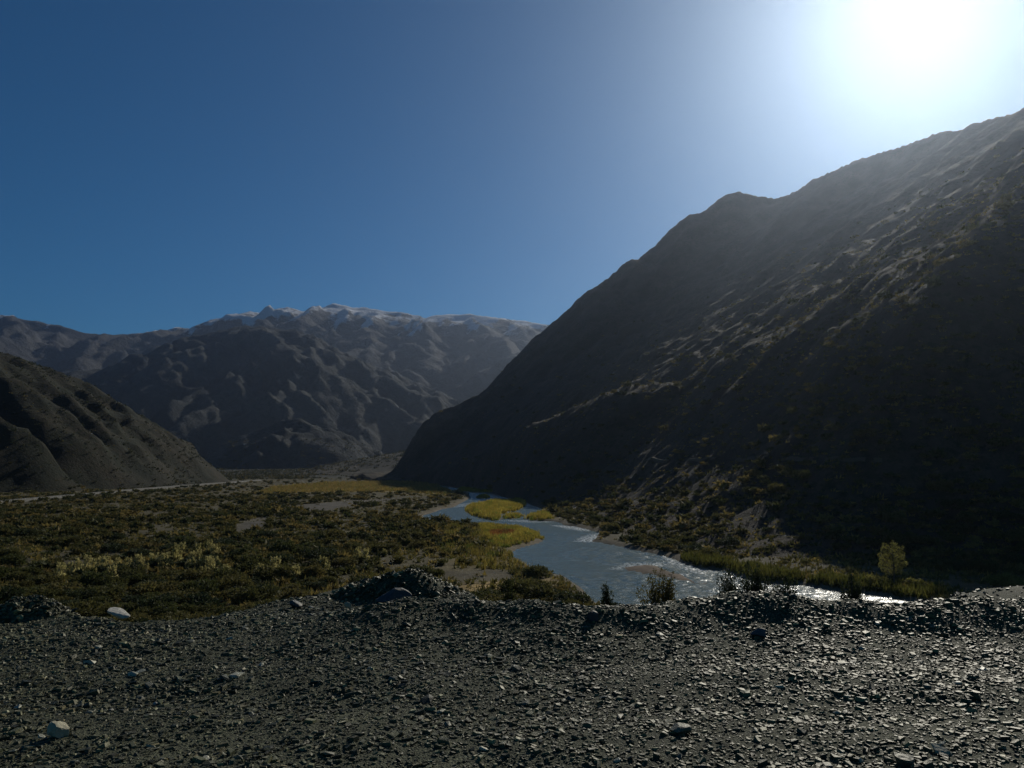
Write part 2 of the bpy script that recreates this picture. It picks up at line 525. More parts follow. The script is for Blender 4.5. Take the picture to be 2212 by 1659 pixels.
# ------------------------------------------------------------------ mountains
def spurs(main, n, side, slope_along, length, jit, rg, base=0.0, sub=2, start=0.0, ang=(55, 95)):
    """side ridges running down from a crest polyline"""
    out = []
    main = np.array(main, float)
    seg = np.hypot(*(main[1:, :2] - main[:-1, :2]).T)
    cum = np.concatenate([[0], np.cumsum(seg)])
    for k in range(n):
        s = (start + (1 - start) * (k + rg.uniform(0.2, 0.8)) / n) * cum[-1]
        i = min(np.searchsorted(cum, s) - 1, len(seg) - 1); i = max(i, 0)
        f = (s - cum[i]) / max(seg[i], 1e-6)
        p = main[i] * (1 - f) + main[i + 1] * f
        d = (main[i + 1] - main[i])[:2]; d = d / (np.hypot(*d) + 1e-9)
        for sg in ([side] if side else [-1, 1]):
            a = math.radians(rg.uniform(*ang)) * sg
            dv = np.array([d[0] * math.cos(a) - d[1] * math.sin(a), d[0] * math.sin(a) + d[1] * math.cos(a)])
            L = length * rg.uniform(0.6, 1.25)
            pts = [p.copy()]
            q = p.copy()
            m = 6
            for j in range(m):
                b = rg.uniform(-jit, jit)
                dv = np.array([dv[0] * math.cos(b) - dv[1] * math.sin(b), dv[0] * math.sin(b) + dv[1] * math.cos(b)])
                step = L / m
                q = q + np.array([dv[0] * step, dv[1] * step, -slope_along * step * rg.uniform(0.7, 1.3)])
                pts.append(q.copy())
                if q[2] < base: break
            out.append(np.array(pts))
            if sub > 0:
                out += spurs(pts, sub, 0, slope_along * 1.05, L * 0.42, jit, rg, base, 0, 0.12, (40, 75))
    return out

def ridge_field(X, Y, ridges, k, rnd=0.0, warp=(0, 1), seed=0):
    if warp[0]:
        Xw = X + warp[0] * fbm(X / warp[1], Y / warp[1], 4, seed)
        Yw = Y + warp[0] * fbm(X / warp[1], Y / warp[1], 4, seed + 50)
    else:
        Xw, Yw = X, Y
    z = np.full(X.shape, -1e4)
    for n_, (pl, kk) in enumerate(ridges):
        pl = np.asarray(pl, float)
        r0 = rnd if n_ else 0.0                       # the main crest stays sharp
        for a, b in zip(pl[:-1], pl[1:]):
            d, t = seg_dist(Xw, Yw, a[:2], b[:2])
            d = np.sqrt(d * d + r0 * r0) - r0
            z = np.maximum(z, a[2] * (1 - t) + b[2] * t - kk * k * d)
    return z

def gullies(X, Y, pl, across, along, seed):
    """ravines cut down the fall line: noise stretched away from the crest"""
    pl = np.asarray(pl)[:, :2]
    best = np.full(X.shape, 1e9); pos = np.zeros(X.shape); run = 0.0
    for a, b in zip(pl[:-1], pl[1:]):
        d, t = seg_dist(X, Y, a, b)
        L = float(np.hypot(*(b - a)))
        m = d < best
        pos = np.where(m, run + t * L, pos); best = np.where(m, d, best)
        run += L
    a = pl[0]; e = pl[-1] - pl[0]; e = e / np.hypot(*e)
    pos = 0.35 * pos + 0.65 * ((X - a[0]) * e[0] + (Y - a[1]) * e[1])
    pos = pos + 0.35 * across * fbm(X / (across * 1.3), Y / (across * 1.3), 3, seed + 5)
    return ridged(pos / across, best / along, 3, seed, 0.55)

def crest(pts):
    return np.array([at(*p) for p in pts])

# right mountain beside the river
RM = crest([(858, 1040, 830), (900, 985, 838), (950, 938, 842), (1000, 890, 846), (1100, 790, 858), (1200, 703, 868), (1270, 650, 875), (1310, 610, 880), (1400, 545, 888),
            (1470, 490, 893), (1530, 445, 897), (1575, 418, 900), (1600, 416, 900), (1635, 424, 895), (1690, 425, 880), (1740, 400, 845),
            (1850, 345, 780), (1950, 315, 725), (2000, 295, 695), (2080, 280, 650), (2130, 263, 620), (2212, 240, 575), (2400, 190, 500),
            (2700, 150, 420), (3300, 100, 340)])
FRONT = crest([(880, 1036, 800), (960, 1008, 600), (1050, 975, 500), (1150, 925, 430), (1240, 896, 395), (1330, 862, 368), (1400, 848, 352), (1450, 852, 340), (1490, 880, 325)])
RF = [gp(x, y)[:2] for x, y in [(858, 1040), (930, 1044), (1060, 1062), (1130, 1080), (1240, 1118), (1330, 1150), (1450, 1185), (1600, 1207), (1800, 1217), (2000, 1228), (2212, 1236), (2700, 1250)]]
rg = np.random.default_rng(5)
rm_ridges = [(RM, 1.5), (FRONT, 1.15)]
rm_ridges += [(s, 1.25) for s in spurs(RM[5:], 14, -1, 0.80, 330, 0.16, rg, 8, 1, 0.02, (60, 100))]
rm_ridges += [(s, 1.25) for s in spurs(FRONT, 7, 0, 0.62, 120, 0.2, rg, 4, 1)]
LEDGE = crest([(1380, 995, 300), (1500, 990, 285), (1650, 988, 272), (1800, 988, 262), (1900, 992, 255)])
rm_ridges += [(LEDGE, 1.1)] + [(s, 1.3) for s in spurs(LEDGE, 6, 0, 0.4, 90, 0.2, rg, 3, 0)]
def rm_fn(X, Y):
    z = ridge_field(X, Y, rm_ridges, 0.80, 14.0, warp=(5, 60), seed=2)
    s = np.full(X.shape, 1e9)
    for a, b in zip(RF[:-1], RF[1:]):
        s = np.minimum(s, seg_dist(X, Y, np.array(a), np.array(b))[0])
    side = poly_sd(X, Y, list(RF) + [(2500, 60), (2500, 2600), (700, 2600), (-120, 1080), (-170, 860), (-150, 800)])
    front = poly_sd(X, Y, list(RF) + [tuple(p[:2]) for p in RM[::-1]])
    s = np.where(side < 0, s, -s)                    # metres inside the mountain foot
    talus = np.minimum(0.25 * s + 0.006 * s * s, 0.67 * s) * smooth(15, -40, front)
    base = np.where(s > 0, talus, 0.5 * s)
    z = np.maximum(z, base)
    amp = smooth(0, 70, s)
    dc = np.clip((z) / 60, 0, 1)
    z = z + amp * (3.2 * ridged(X / 85, Y / 85, 4, 61) + 1.4 * fbm(X / 24, Y / 24, 4, 62)) * (0.35 + 0.65 * dc) * smooth(0, 25, crest_d(X, Y, RM))
    z = z + smooth(0, 12, s) * (0.9 * fbm(X / 7, Y / 7, 3, 63) + 0.7 * ridged(X / 22, Y / 22, 3, 66))
    z = z + smooth(0, 40, crest_d(X, Y, RM)) * smooth(20, 110, s) * 2.6 * gullies(X, Y, RM, 40, 500, 64)
    return np.where(s < -6, -6.0, np.minimum(z, np.where(s < 0, 0.3 * s, np.minimum(2.0 * s, 1e5) + 0.2)))
def crest_d(X, Y, pl):
    d = np.full(X.shape, 1e9)
    for a, b in zip(pl[:-1], pl[1:]):
        d = np.minimum(d, seg_dist(X, Y, a[:2], b[:2])[0])
    return d
rx = axis(-175, 2.6, 60, 1.4, 190, 2.6, 420, 5, 900, 12, 1300)
ry = axis(60, 1.4, 330, 2.6, 620, 3.4, 960, 10, 1500)
R = Field(rx, ry, rm_fn)
link('mountain_right', R.mesh('mountain_right', R.Z > -3), M_RIGHT, kind='structure')

# left hillside
LH = crest([(505, 1048, 748), (470, 1030, 742), (430, 1008, 735), (380, 980, 722), (320, 945, 705), (250, 900, 685), (180, 853, 662), (120, 815, 640), (60, 778, 620), (0, 757, 600), (-150, 690, 560), (-500, 600, 500), (-1100, 520, 420)])
rg = np.random.default_rng(8)
lh_ridges = [(LH, 1.0)] + [(s, 1.35) for s in spurs(LH, 11, 1, 0.42, 160, 0.10, rg, 3, 2, 0.14, (38, 62))]
def lh_fn(X, Y):
    z = ridge_field(X, Y, lh_ridges, 0.62, warp=(5, 60), seed=12)
    dc = smooth(0, 40, crest_d(X, Y, LH))
    z = z + dc * smooth(0, 25, z) * (1.8 * ridged(X / 42, Y / 42, 4, 71) + 1.4 * fbm(X / 13, Y / 13, 3, 72))
    return z + smooth(0, 30, crest_d(X, Y, LH)) * smooth(2, 30, z) * 5.2 * gullies(X + 0.6 * Y, Y, LH, 34, 400, 73)
lx = axis(-1300, 14, -620, 3.2, -170, 6, -120)
ly = axis(120, 6, 240, 3.0, 800, 10, 1400)
L = Field(lx, ly, lh_fn)
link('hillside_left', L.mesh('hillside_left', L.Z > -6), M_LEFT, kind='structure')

# mountain across the valley, with a dark foothill before it
MM = crest([(-500, 850, 2200), (-150, 835, 2250), (60, 822, 2300), (160, 800, 2400), (250, 797, 2500), (330, 760, 2500), (400, 730, 2520), (470, 712, 2560), (540, 704, 2600), (640, 713, 2640), (700, 741, 2680),
            (760, 767, 2720), (850, 822, 2800), (900, 852, 2850), (980, 886, 2950), (1060, 930, 3050), (1150, 975, 3200)])
rg = np.random.default_rng(15)
mm_r = [(MM, 1.0)] + [(s, 1.3) for s in spurs(MM, 20, -1, 0.40, 850, 0.10, rg, 15, 4, 0.02, (48, 80))]
def mm_fn(X, Y):
    z = ridge_field(X, Y, mm_r, 0.60, warp=(18, 200), seed=31)
    dc = smooth(0, 160, crest_d(X, Y, MM))
    z = z + dc * smooth(10, 120, z) * (5 * ridged(X / 150, Y / 150, 5, 81) + 6 * fbm(X / 60, Y / 60, 3, 82)) - (1 - dc) * 0
    return z + (1 - dc) * 5 * fbm(X / 60, Y / 60, 3, 83) + smooth(0, 70, crest_d(X, Y, MM)) * smooth(15, 90, z) * 13 * gullies(X + 0.45 * Y, Y, MM, 75, 1500, 84)
mx_ = axis(-3200, 40, -1700, 9, 200, 20, 800); my_ = axis(1500, 9, 2950, 25, 3900)
Mf = Field(mx_, my_, mm_fn)
link('mountain_middle', Mf.mesh('mountain_middle', Mf.Z > 0), M_MID, kind='structure')

FH = crest([(440, 1040, 1420), (470, 1010, 1440), (500, 973, 1470), (560, 925, 1500), (610, 908, 1510), (650, 903, 1500), (680, 920, 1470), (700, 955, 1430), (716, 1000, 1390), (722, 1020, 1360)])
rg = np.random.default_rng(16)
fh_r = [(FH, 1.0)] + [(s, 1.3) for s in spurs(FH, 6, 0, 0.5, 170, 0.15, rg, 8, 1)]
def fh_fn(X, Y):
    z = ridge_field(X, Y, fh_r, 0.66, warp=(9, 90), seed=41)
    dc = smooth(0, 40, crest_d(X, Y, FH))
    return z + dc * smooth(8, 40, z) * (6 * ridged(X / 80, Y / 80, 4, 91) + 1.5 * fbm(X / 20, Y / 20, 3, 92)) + 1.5 * fbm(X / 25, Y / 25, 3, 93)
Ff = Field(axis(-800, 4.5, -200), axis(1200, 4.5, 1800), fh_fn)
link('foothill', Ff.mesh('foothill', Ff.Z > 0), M_MID, kind='structure')

FAN = crest([(1080, 915, 1330), (1000, 950, 1290), (900, 988, 1230), (800, 1006, 1180), (700, 1018, 1120), (600, 1030, 1060)])
def fan_fn(X, Y):
    z = ridge_field(X, Y, [(FAN, 1.0)], 0.20, warp=(6, 80), seed=44)
    return z + 1.6 * fbm(X / 60, Y / 60, 4, 45) + 0.8 * ridged(X / 22, Y / 22, 3, 46) - 0.8
Fa = Field(axis(-520, 6, 120), axis(880, 6, 1700), fan_fn)
link('alluvial_fan', Fa.mesh('alluvial_fan', Fa.Z > -4), M_FAN, kind='structure')

FM = crest([(-700, 640, 4030), (-300, 670, 4030), (-80, 675, 4030), (0, 683, 4030), (60, 690, 4030), (130, 706, 4030), (210, 722, 4030), (290, 716, 4095), (370, 707, 4160), (400, 708, 4160), (440, 698, 4192), (500, 686, 4225), (545, 671, 4225),
            (575, 681, 4257), (600, 668, 4290), (630, 662, 4290), (655, 672, 4322), (685, 664, 4355), (718, 655, 4355), (760, 661, 4355), (830, 670, 4322), (880, 677, 4290), (915, 686, 4290), (935, 680, 4290), (1000, 679, 4290), (1060, 686, 4290),
            (1100, 690, 4290), (1150, 693, 4290), (1200, 702, 4257), (1300, 715, 4225), (1500, 730, 4160), (1800, 700, 4095), (2600, 700, 4095)])
rg = np.random.default_rng(23)
fm_r = [(FM, 1.0)] + [(q, 1.25) for q in spurs(FM, 30, 0, 0.42, 1400, 0.14, rg, 60, 3, 0.0, (65, 110))]
def fm_fn(X, Y):
    z = ridge_field(X, Y, fm_r, 0.58, warp=(40, 400), seed=51)
    dc = smooth(30, 320, crest_d(X, Y, FM))
    z = z + dc * smooth(20, 200, z) * (34 * ridged(X / 400, Y / 400, 5, 95) + 9 * fbm(X / 85, Y / 85, 3, 96)) + (1 - dc) * 6 * fbm(X / 80, Y / 80, 3, 97)
    return z + smooth(50, 260, crest_d(X, Y, FM)) * smooth(40, 200, z) * 22 * gullies(X, Y, FM, 240, 1500, 98)
Fm = Field(axis(-5000, 60, -2900, 16, 600, 55, 4200), axis(2500, 26, 3100, 16, 4550, 60, 6000), fm_fn)
link('mountain_far', Fm.mesh('mountain_far', Fm.Z > 30), M_FAR, kind='structure')

def terrain(x, y):
    return np.maximum(np.maximum(G.sample(x, y), R.sample(x, y)), L.sample(x, y))

# road along the foot of the left hillside
rp = [gp(x, y, 1.2) for x, y in [(-400, 1128), (-150, 1095), (0, 1081), (120, 1071), (300, 1055), (420, 1046), (515, 1039), (560, 1036)]]
rp = np.array(rp)
tt = np.linspace(0, len(rp) - 1, 90)
cx_ = np.stack([np.interp(tt, np.arange(len(rp)), rp[:, k]) for k in range(3)], 1)
dv = np.gradient(cx_[:, :2], axis=0); dv /= np.hypot(dv[:, 0], dv[:, 1])[:, None]
nv = np.stack([-dv[:, 1], dv[:, 0]], 1)
prof = [(-3.6, -2.2), (-1.3, 0.0), (1.3, 0.0), (3.6, -2.2)]
vs = np.concatenate([np.concatenate([cx_[:, :2] + nv * o, np.full((90, 1), 1.2 + dz)], 1)[:, None] for o, dz in prof], 1).reshape(-1, 3)
fs = np.array([[i * 4 + j, i * 4 + j + 1, (i + 1) * 4 + j + 1, (i + 1) * 4 + j] for i in range(89) for j in range(3)])
link('road', new_mesh('road', vs, fs), M_ROAD, kind='structure')

# narrow old track cut across the shaded slope
def on_slope(px_, py_):
    d = ray(px_, py_)
    t = np.linspace(90, 700, 3000)
    p = CAM + d[None] * t[:, None]
    return p[np.argmax(p[:, 2] < R.sample(p[:, 0], p[:, 1]))]
tp = np.array([on_slope(q, 991 + 3 * math.sin(q / 70)) for q in np.linspace(1395, 1915, 60)])
ker = np.ones(9) / 9
tp = np.stack([np.convolve(np.pad(tp[:, k], 4, 'edge'), ker, 'valid') for k in range(3)], 1)
tp[:, 2] = R.sample(tp[:, 0], tp[:, 1])
td = np.gradient(tp[:, :2], axis=0); td /= np.hypot(td[:, 0], td[:, 1])[:, None] + 1e-9
tn = np.stack([-td[:, 1], td[:, 0]], 1)
tn = np.where((tn[:, :1] * -1 + tn[:, 1:] * -0.25) < 0, -tn, tn)          # points out of the slope
prof = [(-0.5, 0.25), (0.5, 0.2), (1.1, -0.5)]
tv = np.concatenate([np.concatenate([tp[:, :2] + tn * a, tp[:, 2:] + b], 1)[:, None] for a, b in prof], 1).reshape(-1, 3)
tf = np.array([[i * 3 + j, i * 3 + j + 1, (i + 1) * 3 + j + 1, (i + 1) * 3 + j] for i in range(59) for j in range(2) if math.sin(i * 0.55) + 0.6 * math.sin(i * 1.7) > -0.35])
M_TRACK = NT('track_dirt')
M_TRACK.l(M_TRACK.mix(M_TRACK.noise(0.9, 5), (0.07, 0.055, 0.038), (0.13, 0.105, 0.075)), M_TRACK.p.inputs['Base Color'])
M_TRACK.p.inputs['Roughness'].default_value = 0.95
M_TRACK.p.inputs['Specular IOR Level'].default_value = 0.1
link('track', new_mesh('track', tv, tf), M_TRACK.m, kind='structure')

# ------------------------------------------------------------------ gravel bench the camera stands on
def edge_y(x):
    return 10.7 + 2.9 * smooth(-4.2, -2.7, x) * smooth(0.0, -0.9, x) + 0.9 * smooth(-0.6, 0.6, x) + 0.25 * fbm(np.asarray(x) / 1.5, 0 * np.asarray(x), 2, 7)
def bench_fn(X, Y):
    z = 12.0 + 0.022 * np.sin(2 * math.pi * (Y + 0.04 * X + 0.25 * fbm(X / 2.5, Y / 2.5, 2, 99)) / 1.5) + 0.05 * fbm(X / 2.2, Y / 2.2, 4, 101) + 0.012 * fbm(X / 0.3, Y / 0.3, 2, 102)
    bc = 10.35 + 0.22 * fbm(X / 2.0, X * 0, 2, 103)
    hb = (0.29 + 0.035 * smooth(0.4, 2.0, X) - 0.03 * smooth(4.8, 6.5, X) + 0.05 * fbm(X / 1.3, X * 0 + 3, 2, 104)) * smooth(-3.2, -1.2, X)
    z = z + hb * np.exp(-((Y - bc) / 0.62) ** 2) * (1 + 0.15 * fbm(X / 0.6, Y / 0.6, 3, 105))
    e = edge_y(X)
    d = np.clip(Y - e, 0, None)
    z = z - np.minimum(0.9 * d * d, 0.68 * d)
    z = np.maximum(z, np.where(X > 5, 9.9 - 0.06 * (Y - 28) ** 2 - 0.08 * (X - 18) ** 2 * (X < 18), -5))
    back = np.clip(-Y - 25, 0, None)
    return z + 0 * back
bx = axis(-60, 2.5, -9, 0.09, 9, 1.0, 30, 2.5, 60)
by = axis(-60, 3, 2, 0.3, 4, 0.09, 14.5, 0.6, 34)
B = Field(bx, by, bench_fn)
link('gravel_bench', B.mesh('gravel_bench', B.Z > -2), M_BENCH, kind='structure')

def bench_z(x, y): return B.sample(x, y)

# ------------------------------------------------------------------ stones
def ico():
    t = (1 + 5 ** 0.5) / 2
    v = np.array([(-1, t, 0), (1, t, 0), (-1, -t, 0), (1, -t, 0), (0, -1, t), (0, 1, t), (0, -1, -t), (0, 1, -t), (t, 0, -1), (t, 0, 1), (-t, 0, -1), (-t, 0, 1)], float)
    v /= np.linalg.norm(v[0])
    f = np.array([(0, 11, 5), (0, 5, 1), (0, 1, 7), (0, 7, 10), (0, 10, 11), (1, 5, 9), (5, 11, 4), (11, 10, 2), (10, 7, 6), (7, 1, 8), (3, 9, 4), (3, 4, 2), (3, 2, 6), (3, 6, 8), (3, 8, 9), (4, 9, 5), (2, 4, 11), (6, 2, 10), (8, 6, 7), (9, 8, 1)])
    return v, f
ICO_V, ICO_F = ico()
def stone_shape(rg, flat):
    v = ICO_V.copy()
    a = rg.uniform(0, 6.28); c, s = math.cos(a), math.sin(a)
    v = v @ np.array([[c, -s, 0], [s, c, 0], [0, 0, 1]])
    v = np.sign(v) * np.abs(v) ** rg.uniform(0.55, 0.95)
    v *= rg.uniform(0.75, 1.25, (12, 1))
    v *= np.array([1.0, rg.uniform(0.5, 0.95), flat])
    return v
SHAPES = [stone_shape(rng, f) for f in np.concatenate([rng.uniform(0.16, 0.38, 22), rng.uniform(0.4, 0.65, 10)])]

def plate_shape(rg):
    a = np.sort(rg.uniform(0, 6.28, 5) * 0.35 + np.arange(5) * 6.28 / 5 * 0.65 + np.arange(5) * 0.44)
    asp, h = rg.uniform(0.5, 0.95), rg.uniform(0.22, 0.5)
    lo = np.stack([np.cos(a), asp * np.sin(a), np.full(5, -0.15)], 1) * np.append(rg.uniform(0.85, 1.15, (5, 2)), np.ones((5, 1)), 1)
    hi = lo * np.array([0.8, 0.8, 0]) + np.array([0, 0, h]) + rg.normal(0, 0.06, (5, 3))
    return np.concatenate([lo, hi])
PLATES = [plate_shape(rng) for _ in range(60)]
PLATE_F = np.array([(5, 6, 7), (5, 7, 8), (5, 8, 9)] + [q for k in range(5) for q in ((k, (k + 1) % 5, 5 + (k + 1) % 5), (k, 5 + (k + 1) % 5, 5 + k))])

def rotmats(n, tilt):
    a = rng.uniform(0, 2 * math.pi, n); b = rng.normal(0, tilt, n); g = rng.normal(0, tilt, n)
    ca, sa, cb, sb, cg, sg = np.cos(a), np.sin(a), np.cos(b), np.sin(b), np.cos(g), np.sin(g)
    z = np.zeros(n); o = np.ones(n)
    Rz = np.stack([ca, -sa, z, sa, ca, z, z, z, o], 1).reshape(n, 3, 3)
    Rx = np.stack([o, z, z, z, cb, -sb, z, sb, cb], 1).reshape(n, 3, 3)
    Ry = np.stack([cg, z, sg, z, o, z, -sg, z, cg], 1).reshape(n, 3, 3)
    return Ry @ Rx @ Rz

def stone_cloud(name, x, y, z, r, tilt, mat, parent=None, tones=None, lib=None, lf=None):
    n = len(x)
    lib = np.array(SHAPES if lib is None else lib); lf = ICO_F if lf is None else lf
    nv = lib.shape[1]
    sh = lib[rng.integers(0, len(lib), n)]
    v = np.einsum('nij,nkj->nki', rotmats(n, tilt), sh) * r[:, None, None]
    v += np.stack([x, y, z], 1)[:, None]
    f = (lf[None] + (np.arange(n) * nv)[:, None, None]).reshape(-1, 3)
    me = new_mesh(name, v.reshape(-1, 3), f, False)
    if tones is None:
        k = rng.beta(0.9, 3.6, n)[:, None]
        tones = np.array((0.012, 0.015, 0.006)) * (1 - k) + np.array((0.30, 0.295, 0.145)) * k
        warm = (rng.random(n) < 0.10)[:, None]
        tones = np.where(warm, tones * np.array((1.15, 0.95, 0.8)), tones)
    set_col(me, np.repeat(tones, nv, 0))
    return link(name, me, mat, parent, kind='stuff')

def bench_points(n, y0=4.3, y1=14.0, marg=1.2):
    y = np.sqrt(rng.uniform(y0 ** 1.6, y1 ** 1.6, n) ** (1 / 0.8)) if False else rng.uniform(y0, y1, n)
    x = rng.uniform(-1, 1, n) * (0.64 * y1 + marg)
    ok = (np.abs(x) < 0.64 * y + marg) & (y < edge_y(x) + 0.5)
    return x[ok], y[ok]

x, y = bench_points(260000, 5.0, 13.2, 2.0)
r = np.clip(rng.lognormal(math.log(0.0152), 0.5, len(x)), 0.006, 0.05) * (0.82 + 0.022 * y) * np.clip(1 + 0.35 * fbm(x / 0.9, y / 0.5, 3, 161), 0.6, 1.5)
x, y = x[:104000], y[:104000]; r = r[:104000]
gravel = stone_cloud('gravel', x, y, bench_z(x, y) + r * 0.05, r, 0.16, M_GRAVEL, None, None, PLATES, PLATE_F)
gravel['label'] = 'loose grey-green platy gravel covering the bench above the river'
gravel['category'] = 'gravel'

stone_meshes = {}
for nm, mt in (('pale', M_LIGHTST), ('grey', M_STONE), ('dark', M_DARKST)):
    stone_meshes[nm] = [new_mesh('stone', q, ICO_F) for q in SHAPES]
    for me in stone_meshes[nm]: me.materials.append(mt)
x, y = bench_points(1700)
r = np.clip(rng.lognormal(math.log(0.032), 0.33, len(x)), 0.022, 0.085)
sel = np.argsort(-(r / y))[:260]
for i in sel:
    nm = ('pale', 'grey', 'grey', 'dark')[int(rng.integers(0, 4))]
    k = int(rng.integers(0, 32))
    form = 'thin flat' if k < 22 else 'blocky'
    big = 'large' if r[i] > 0.05 else 'middling'
    yb = y[i]
    where = 'on the berm at the bench rim' if (x[i] > -2 and 9.5 < yb < 11.6) else ('near the bench rim away from the berm' if yb >= 9.5 else 'in the level gravel before the berm')
    o = link('stone', stone_meshes[nm][k], None, None, f'{big} {nm} {form} stone {where}', 'stone', f'{nm} {form} stones {where}')
    o.location = (x[i], y[i], float(bench_z(x[i], y[i])) + r[i] * 0.12)
    o.rotation_euler = (rng.normal(0, 0.25), rng.normal(0, 0.25), rng.uniform(0, 6.28))
    o.scale = (r[i],) * 3

def big_rock(seed, dims, mat, name, label, loc, rot=(0, 0, 0), rough=0.12, sub=3, cat='stone', cuts=7):
    """a broken boulder: a subdivided ball cut by planes"""
    rg = np.random.default_rng(seed)
    import bmesh
    bm = bmesh.new()
    bmesh.ops.create_icosphere(bm, subdivisions=sub, radius=1.0)
    v = np.array([q.co[:] for q in bm.verts]); f = np.array([[q.index for q in p.verts] for p in bm.faces])
    bm.free()
    for _ in range(cuts + 6):
        n = rg.normal(size=3); n /= np.linalg.norm(n)
        d = rg.uniform(0.42, 0.72)
        ex = np.clip(v @ n - d, 0, None)
        v = v - ex[:, None] * n
    v += rough * 0.35 * np.stack([fbm(v[:, 0] * 2 + k * 9, v[:, 1] * 2 + v[:, 2] * 1.7, 3, seed + k) for k in range(3)], 1)
    v *= np.array(dims) / 2 / np.abs(v).max(0)
    o = link(name, new_mesh(name, v, f, False), mat, None, label, cat)
    o.location = loc; o.rotation_euler = rot
    return o

def on_bench(px_, py_, lift=0.0):      # where a photo ray meets the bench
    d = ray(px_, py_)
    t = np.linspace(4, 40, 4000)
    p = CAM + d[None] * t[:, None]
    below = p[:, 2] < bench_z(p[:, 0], p[:, 1])
    q = p[np.argmax(below)]
    return (q[0], q[1], q[2] + lift)

big_rock(3, (0.17, 0.14, 0.13), M_PALE, 'boulder', 'pale buff rounded boulder standing alone in the dark gravel', on_bench(128, 1592, 0.05), (0.1, 0.2, 0.4))
big_rock(4, (0.045, 0.035, 0.025), M_WHITE, 'pebble', 'small white pebble, the larger of two side by side', on_bench(239, 1536, 0.008))
big_rock(5, (0.03, 0.03, 0.02), M_WHITE, 'pebble', 'tiny white pebble, the smaller of two side by side', on_bench(272, 1536, 0.006))
big_rock(6, (0.04, 0.035, 0.03), M_WHITE, 'pebble', 'upright white chip beyond the two white pebbles', on_bench(336, 1522, 0.01), (0.6, 0.4, 0))
big_rock(7, (0.21, 0.16, 0.09), M_STONE, 'slab', 'flat grey-brown slab with a dark undercut front edge', on_bench(1466, 1586, 0.03), (-0.12, 0.0, 0.3))
big_rock(8, (0.15, 0.14, 0.10), M_STONE, 'boulder', 'dark grey rock with a flat upper face in the nearest gravel', on_bench(1950, 1652, 0.02), (0.2, 0, 0.2))
big_rock(9, (0.17, 0.10, 0.06), M_PALE, 'stone', 'long pale stone leaning in the bright gravel', on_bench(2030, 1625, 0.01), (0.1, 0.3, -0.9))
big_rock(30, (0.14, 0.09, 0.05), M_WHITE, 'stone', 'white broken stone on the bench rim beside the small mound', on_bench(255, 1338, 0.03), (0, 0.1, 0))
big_rock(11, (0.17, 0.15, 0.14), M_SLATE, 'boulder', 'dark rounded boulder set into the berm face', on_bench(1640, 1374, 0.04), (0.2, 0, 0.3))
big_rock(12, (0.18, 0.15, 0.15), M_SLATE, 'boulder', 'bluish boulder half buried in the shaded berm face', on_bench(1280, 1338, 0.04), (0.2, 0.2, 1.3))
big_rock(13, (0.1, 0.08, 0.05), M_WHITE, 'stone', 'white stone lying on bare sand next to the large gravel heap', on_bench(672, 1313, 0.01))
big_rock(14, (0.2, 0.17, 0.13), M_SLATE, 'boulder', 'dark boulder on the pale sand beside the gravel heap', on_bench(640, 1312, 0.04), (0, 0, 0.8))

# stones on the lower terrace beyond the rim
x, y = rng.uniform(10, 27, 2600), rng.uniform(20, 33, 2600)
r = np.clip(rng.lognormal(math.log(0.07), 0.5, 2600), 0.03, 0.3)
o = stone_cloud('terrace_stones', x, y, bench_z(x, y) + r * 0.1, r, 0.3, M_GRAVEL, None, None, PLATES, PLATE_F)
o['label'] = 'scattered stones covering the lower terrace beyond the bench rim'; o['category'] = 'stones'

# gravel heaps at the rim
def heap(center, rx_, ry_, h, seed, label, nst):
    n = 44
    u = np.linspace(-1, 1, n)
    U, V = np.meshgrid(u, u)
    q = np.sqrt(U ** 2 + V ** 2)
    lump = fbm(U * 1.7, V * 1.7, 4, seed)
    hz = h * np.clip(1 - (q * (1 + 0.18 * lump)) ** 2.2, -0.6, None) * (1 + 0.25 * lump)
    Xw, Yw = center[0] + U * rx_, center[1] + V * ry_
    Zw = bench_z(Xw, Yw) * 0 + center[2] + hz
    idx = np.arange(n * n).reshape(n, n)
    f = np.stack([idx[:-1, :-1], idx[:-1, 1:], idx[1:, 1:], idx[1:, :-1]], -1).reshape(-1, 4)
    root = bpy.data.objects.new('gravel_heap', None); COL.objects.link(root)
    root.location = center
    root['label'] = label; root['category'] = 'gravel heap'
    v = np.stack([Xw, Yw, Zw], -1).reshape(-1, 3) - np.array(center)
    link('core', new_mesh('core', v, f, True), M_BENCH, root)
    a = rng.uniform(-1, 1, (nst, 2)); a = a[np.hypot(a[:, 0], a[:, 1]) < 1]
    ii = np.clip(((a[:, 0] + 1) / 2 * (n - 1)).round().astype(int), 0, n - 1); jj = np.clip(((a[:, 1] + 1) / 2 * (n - 1)).round().astype(int), 0, n - 1)
    zz = hz[jj, ii]
    r = np.clip(rng.lognormal(math.log(0.022), 0.45, len(a)), 0.012, 0.07)
    stone_cloud('stones', a[:, 0] * rx_, a[:, 1] * ry_, zz + r * 0.2, r, 0.5, M_GRAVEL, root)
    return root
heap((-6.45, 11.2, 11.78), 0.75, 0.6, 0.42, 5, 'small dark gravel heap standing at the rim beside a white stone', 1800)
heap((-1.75, 12.9, 11.75), 1.35, 0.9, 0.56, 9, 'large dark gravel heap with a bluish slab boulder', 3800)
big_rock(21, (0.55, 0.4, 0.34), M_SLATE, 'boulder', 'bluish grey slab boulder bedded in the large gravel heap', (-1.72, 12.05, 12.08), (0.15, 0.1, 0.2), 0.08)
big_rock(22, (0.13, 0.1, 0.1), M_PALE, 'stone', 'pale broken stone against the front of the large gravel heap', (-2.3, 11.75, 12.04), (0.3, 0.4, 0.2))

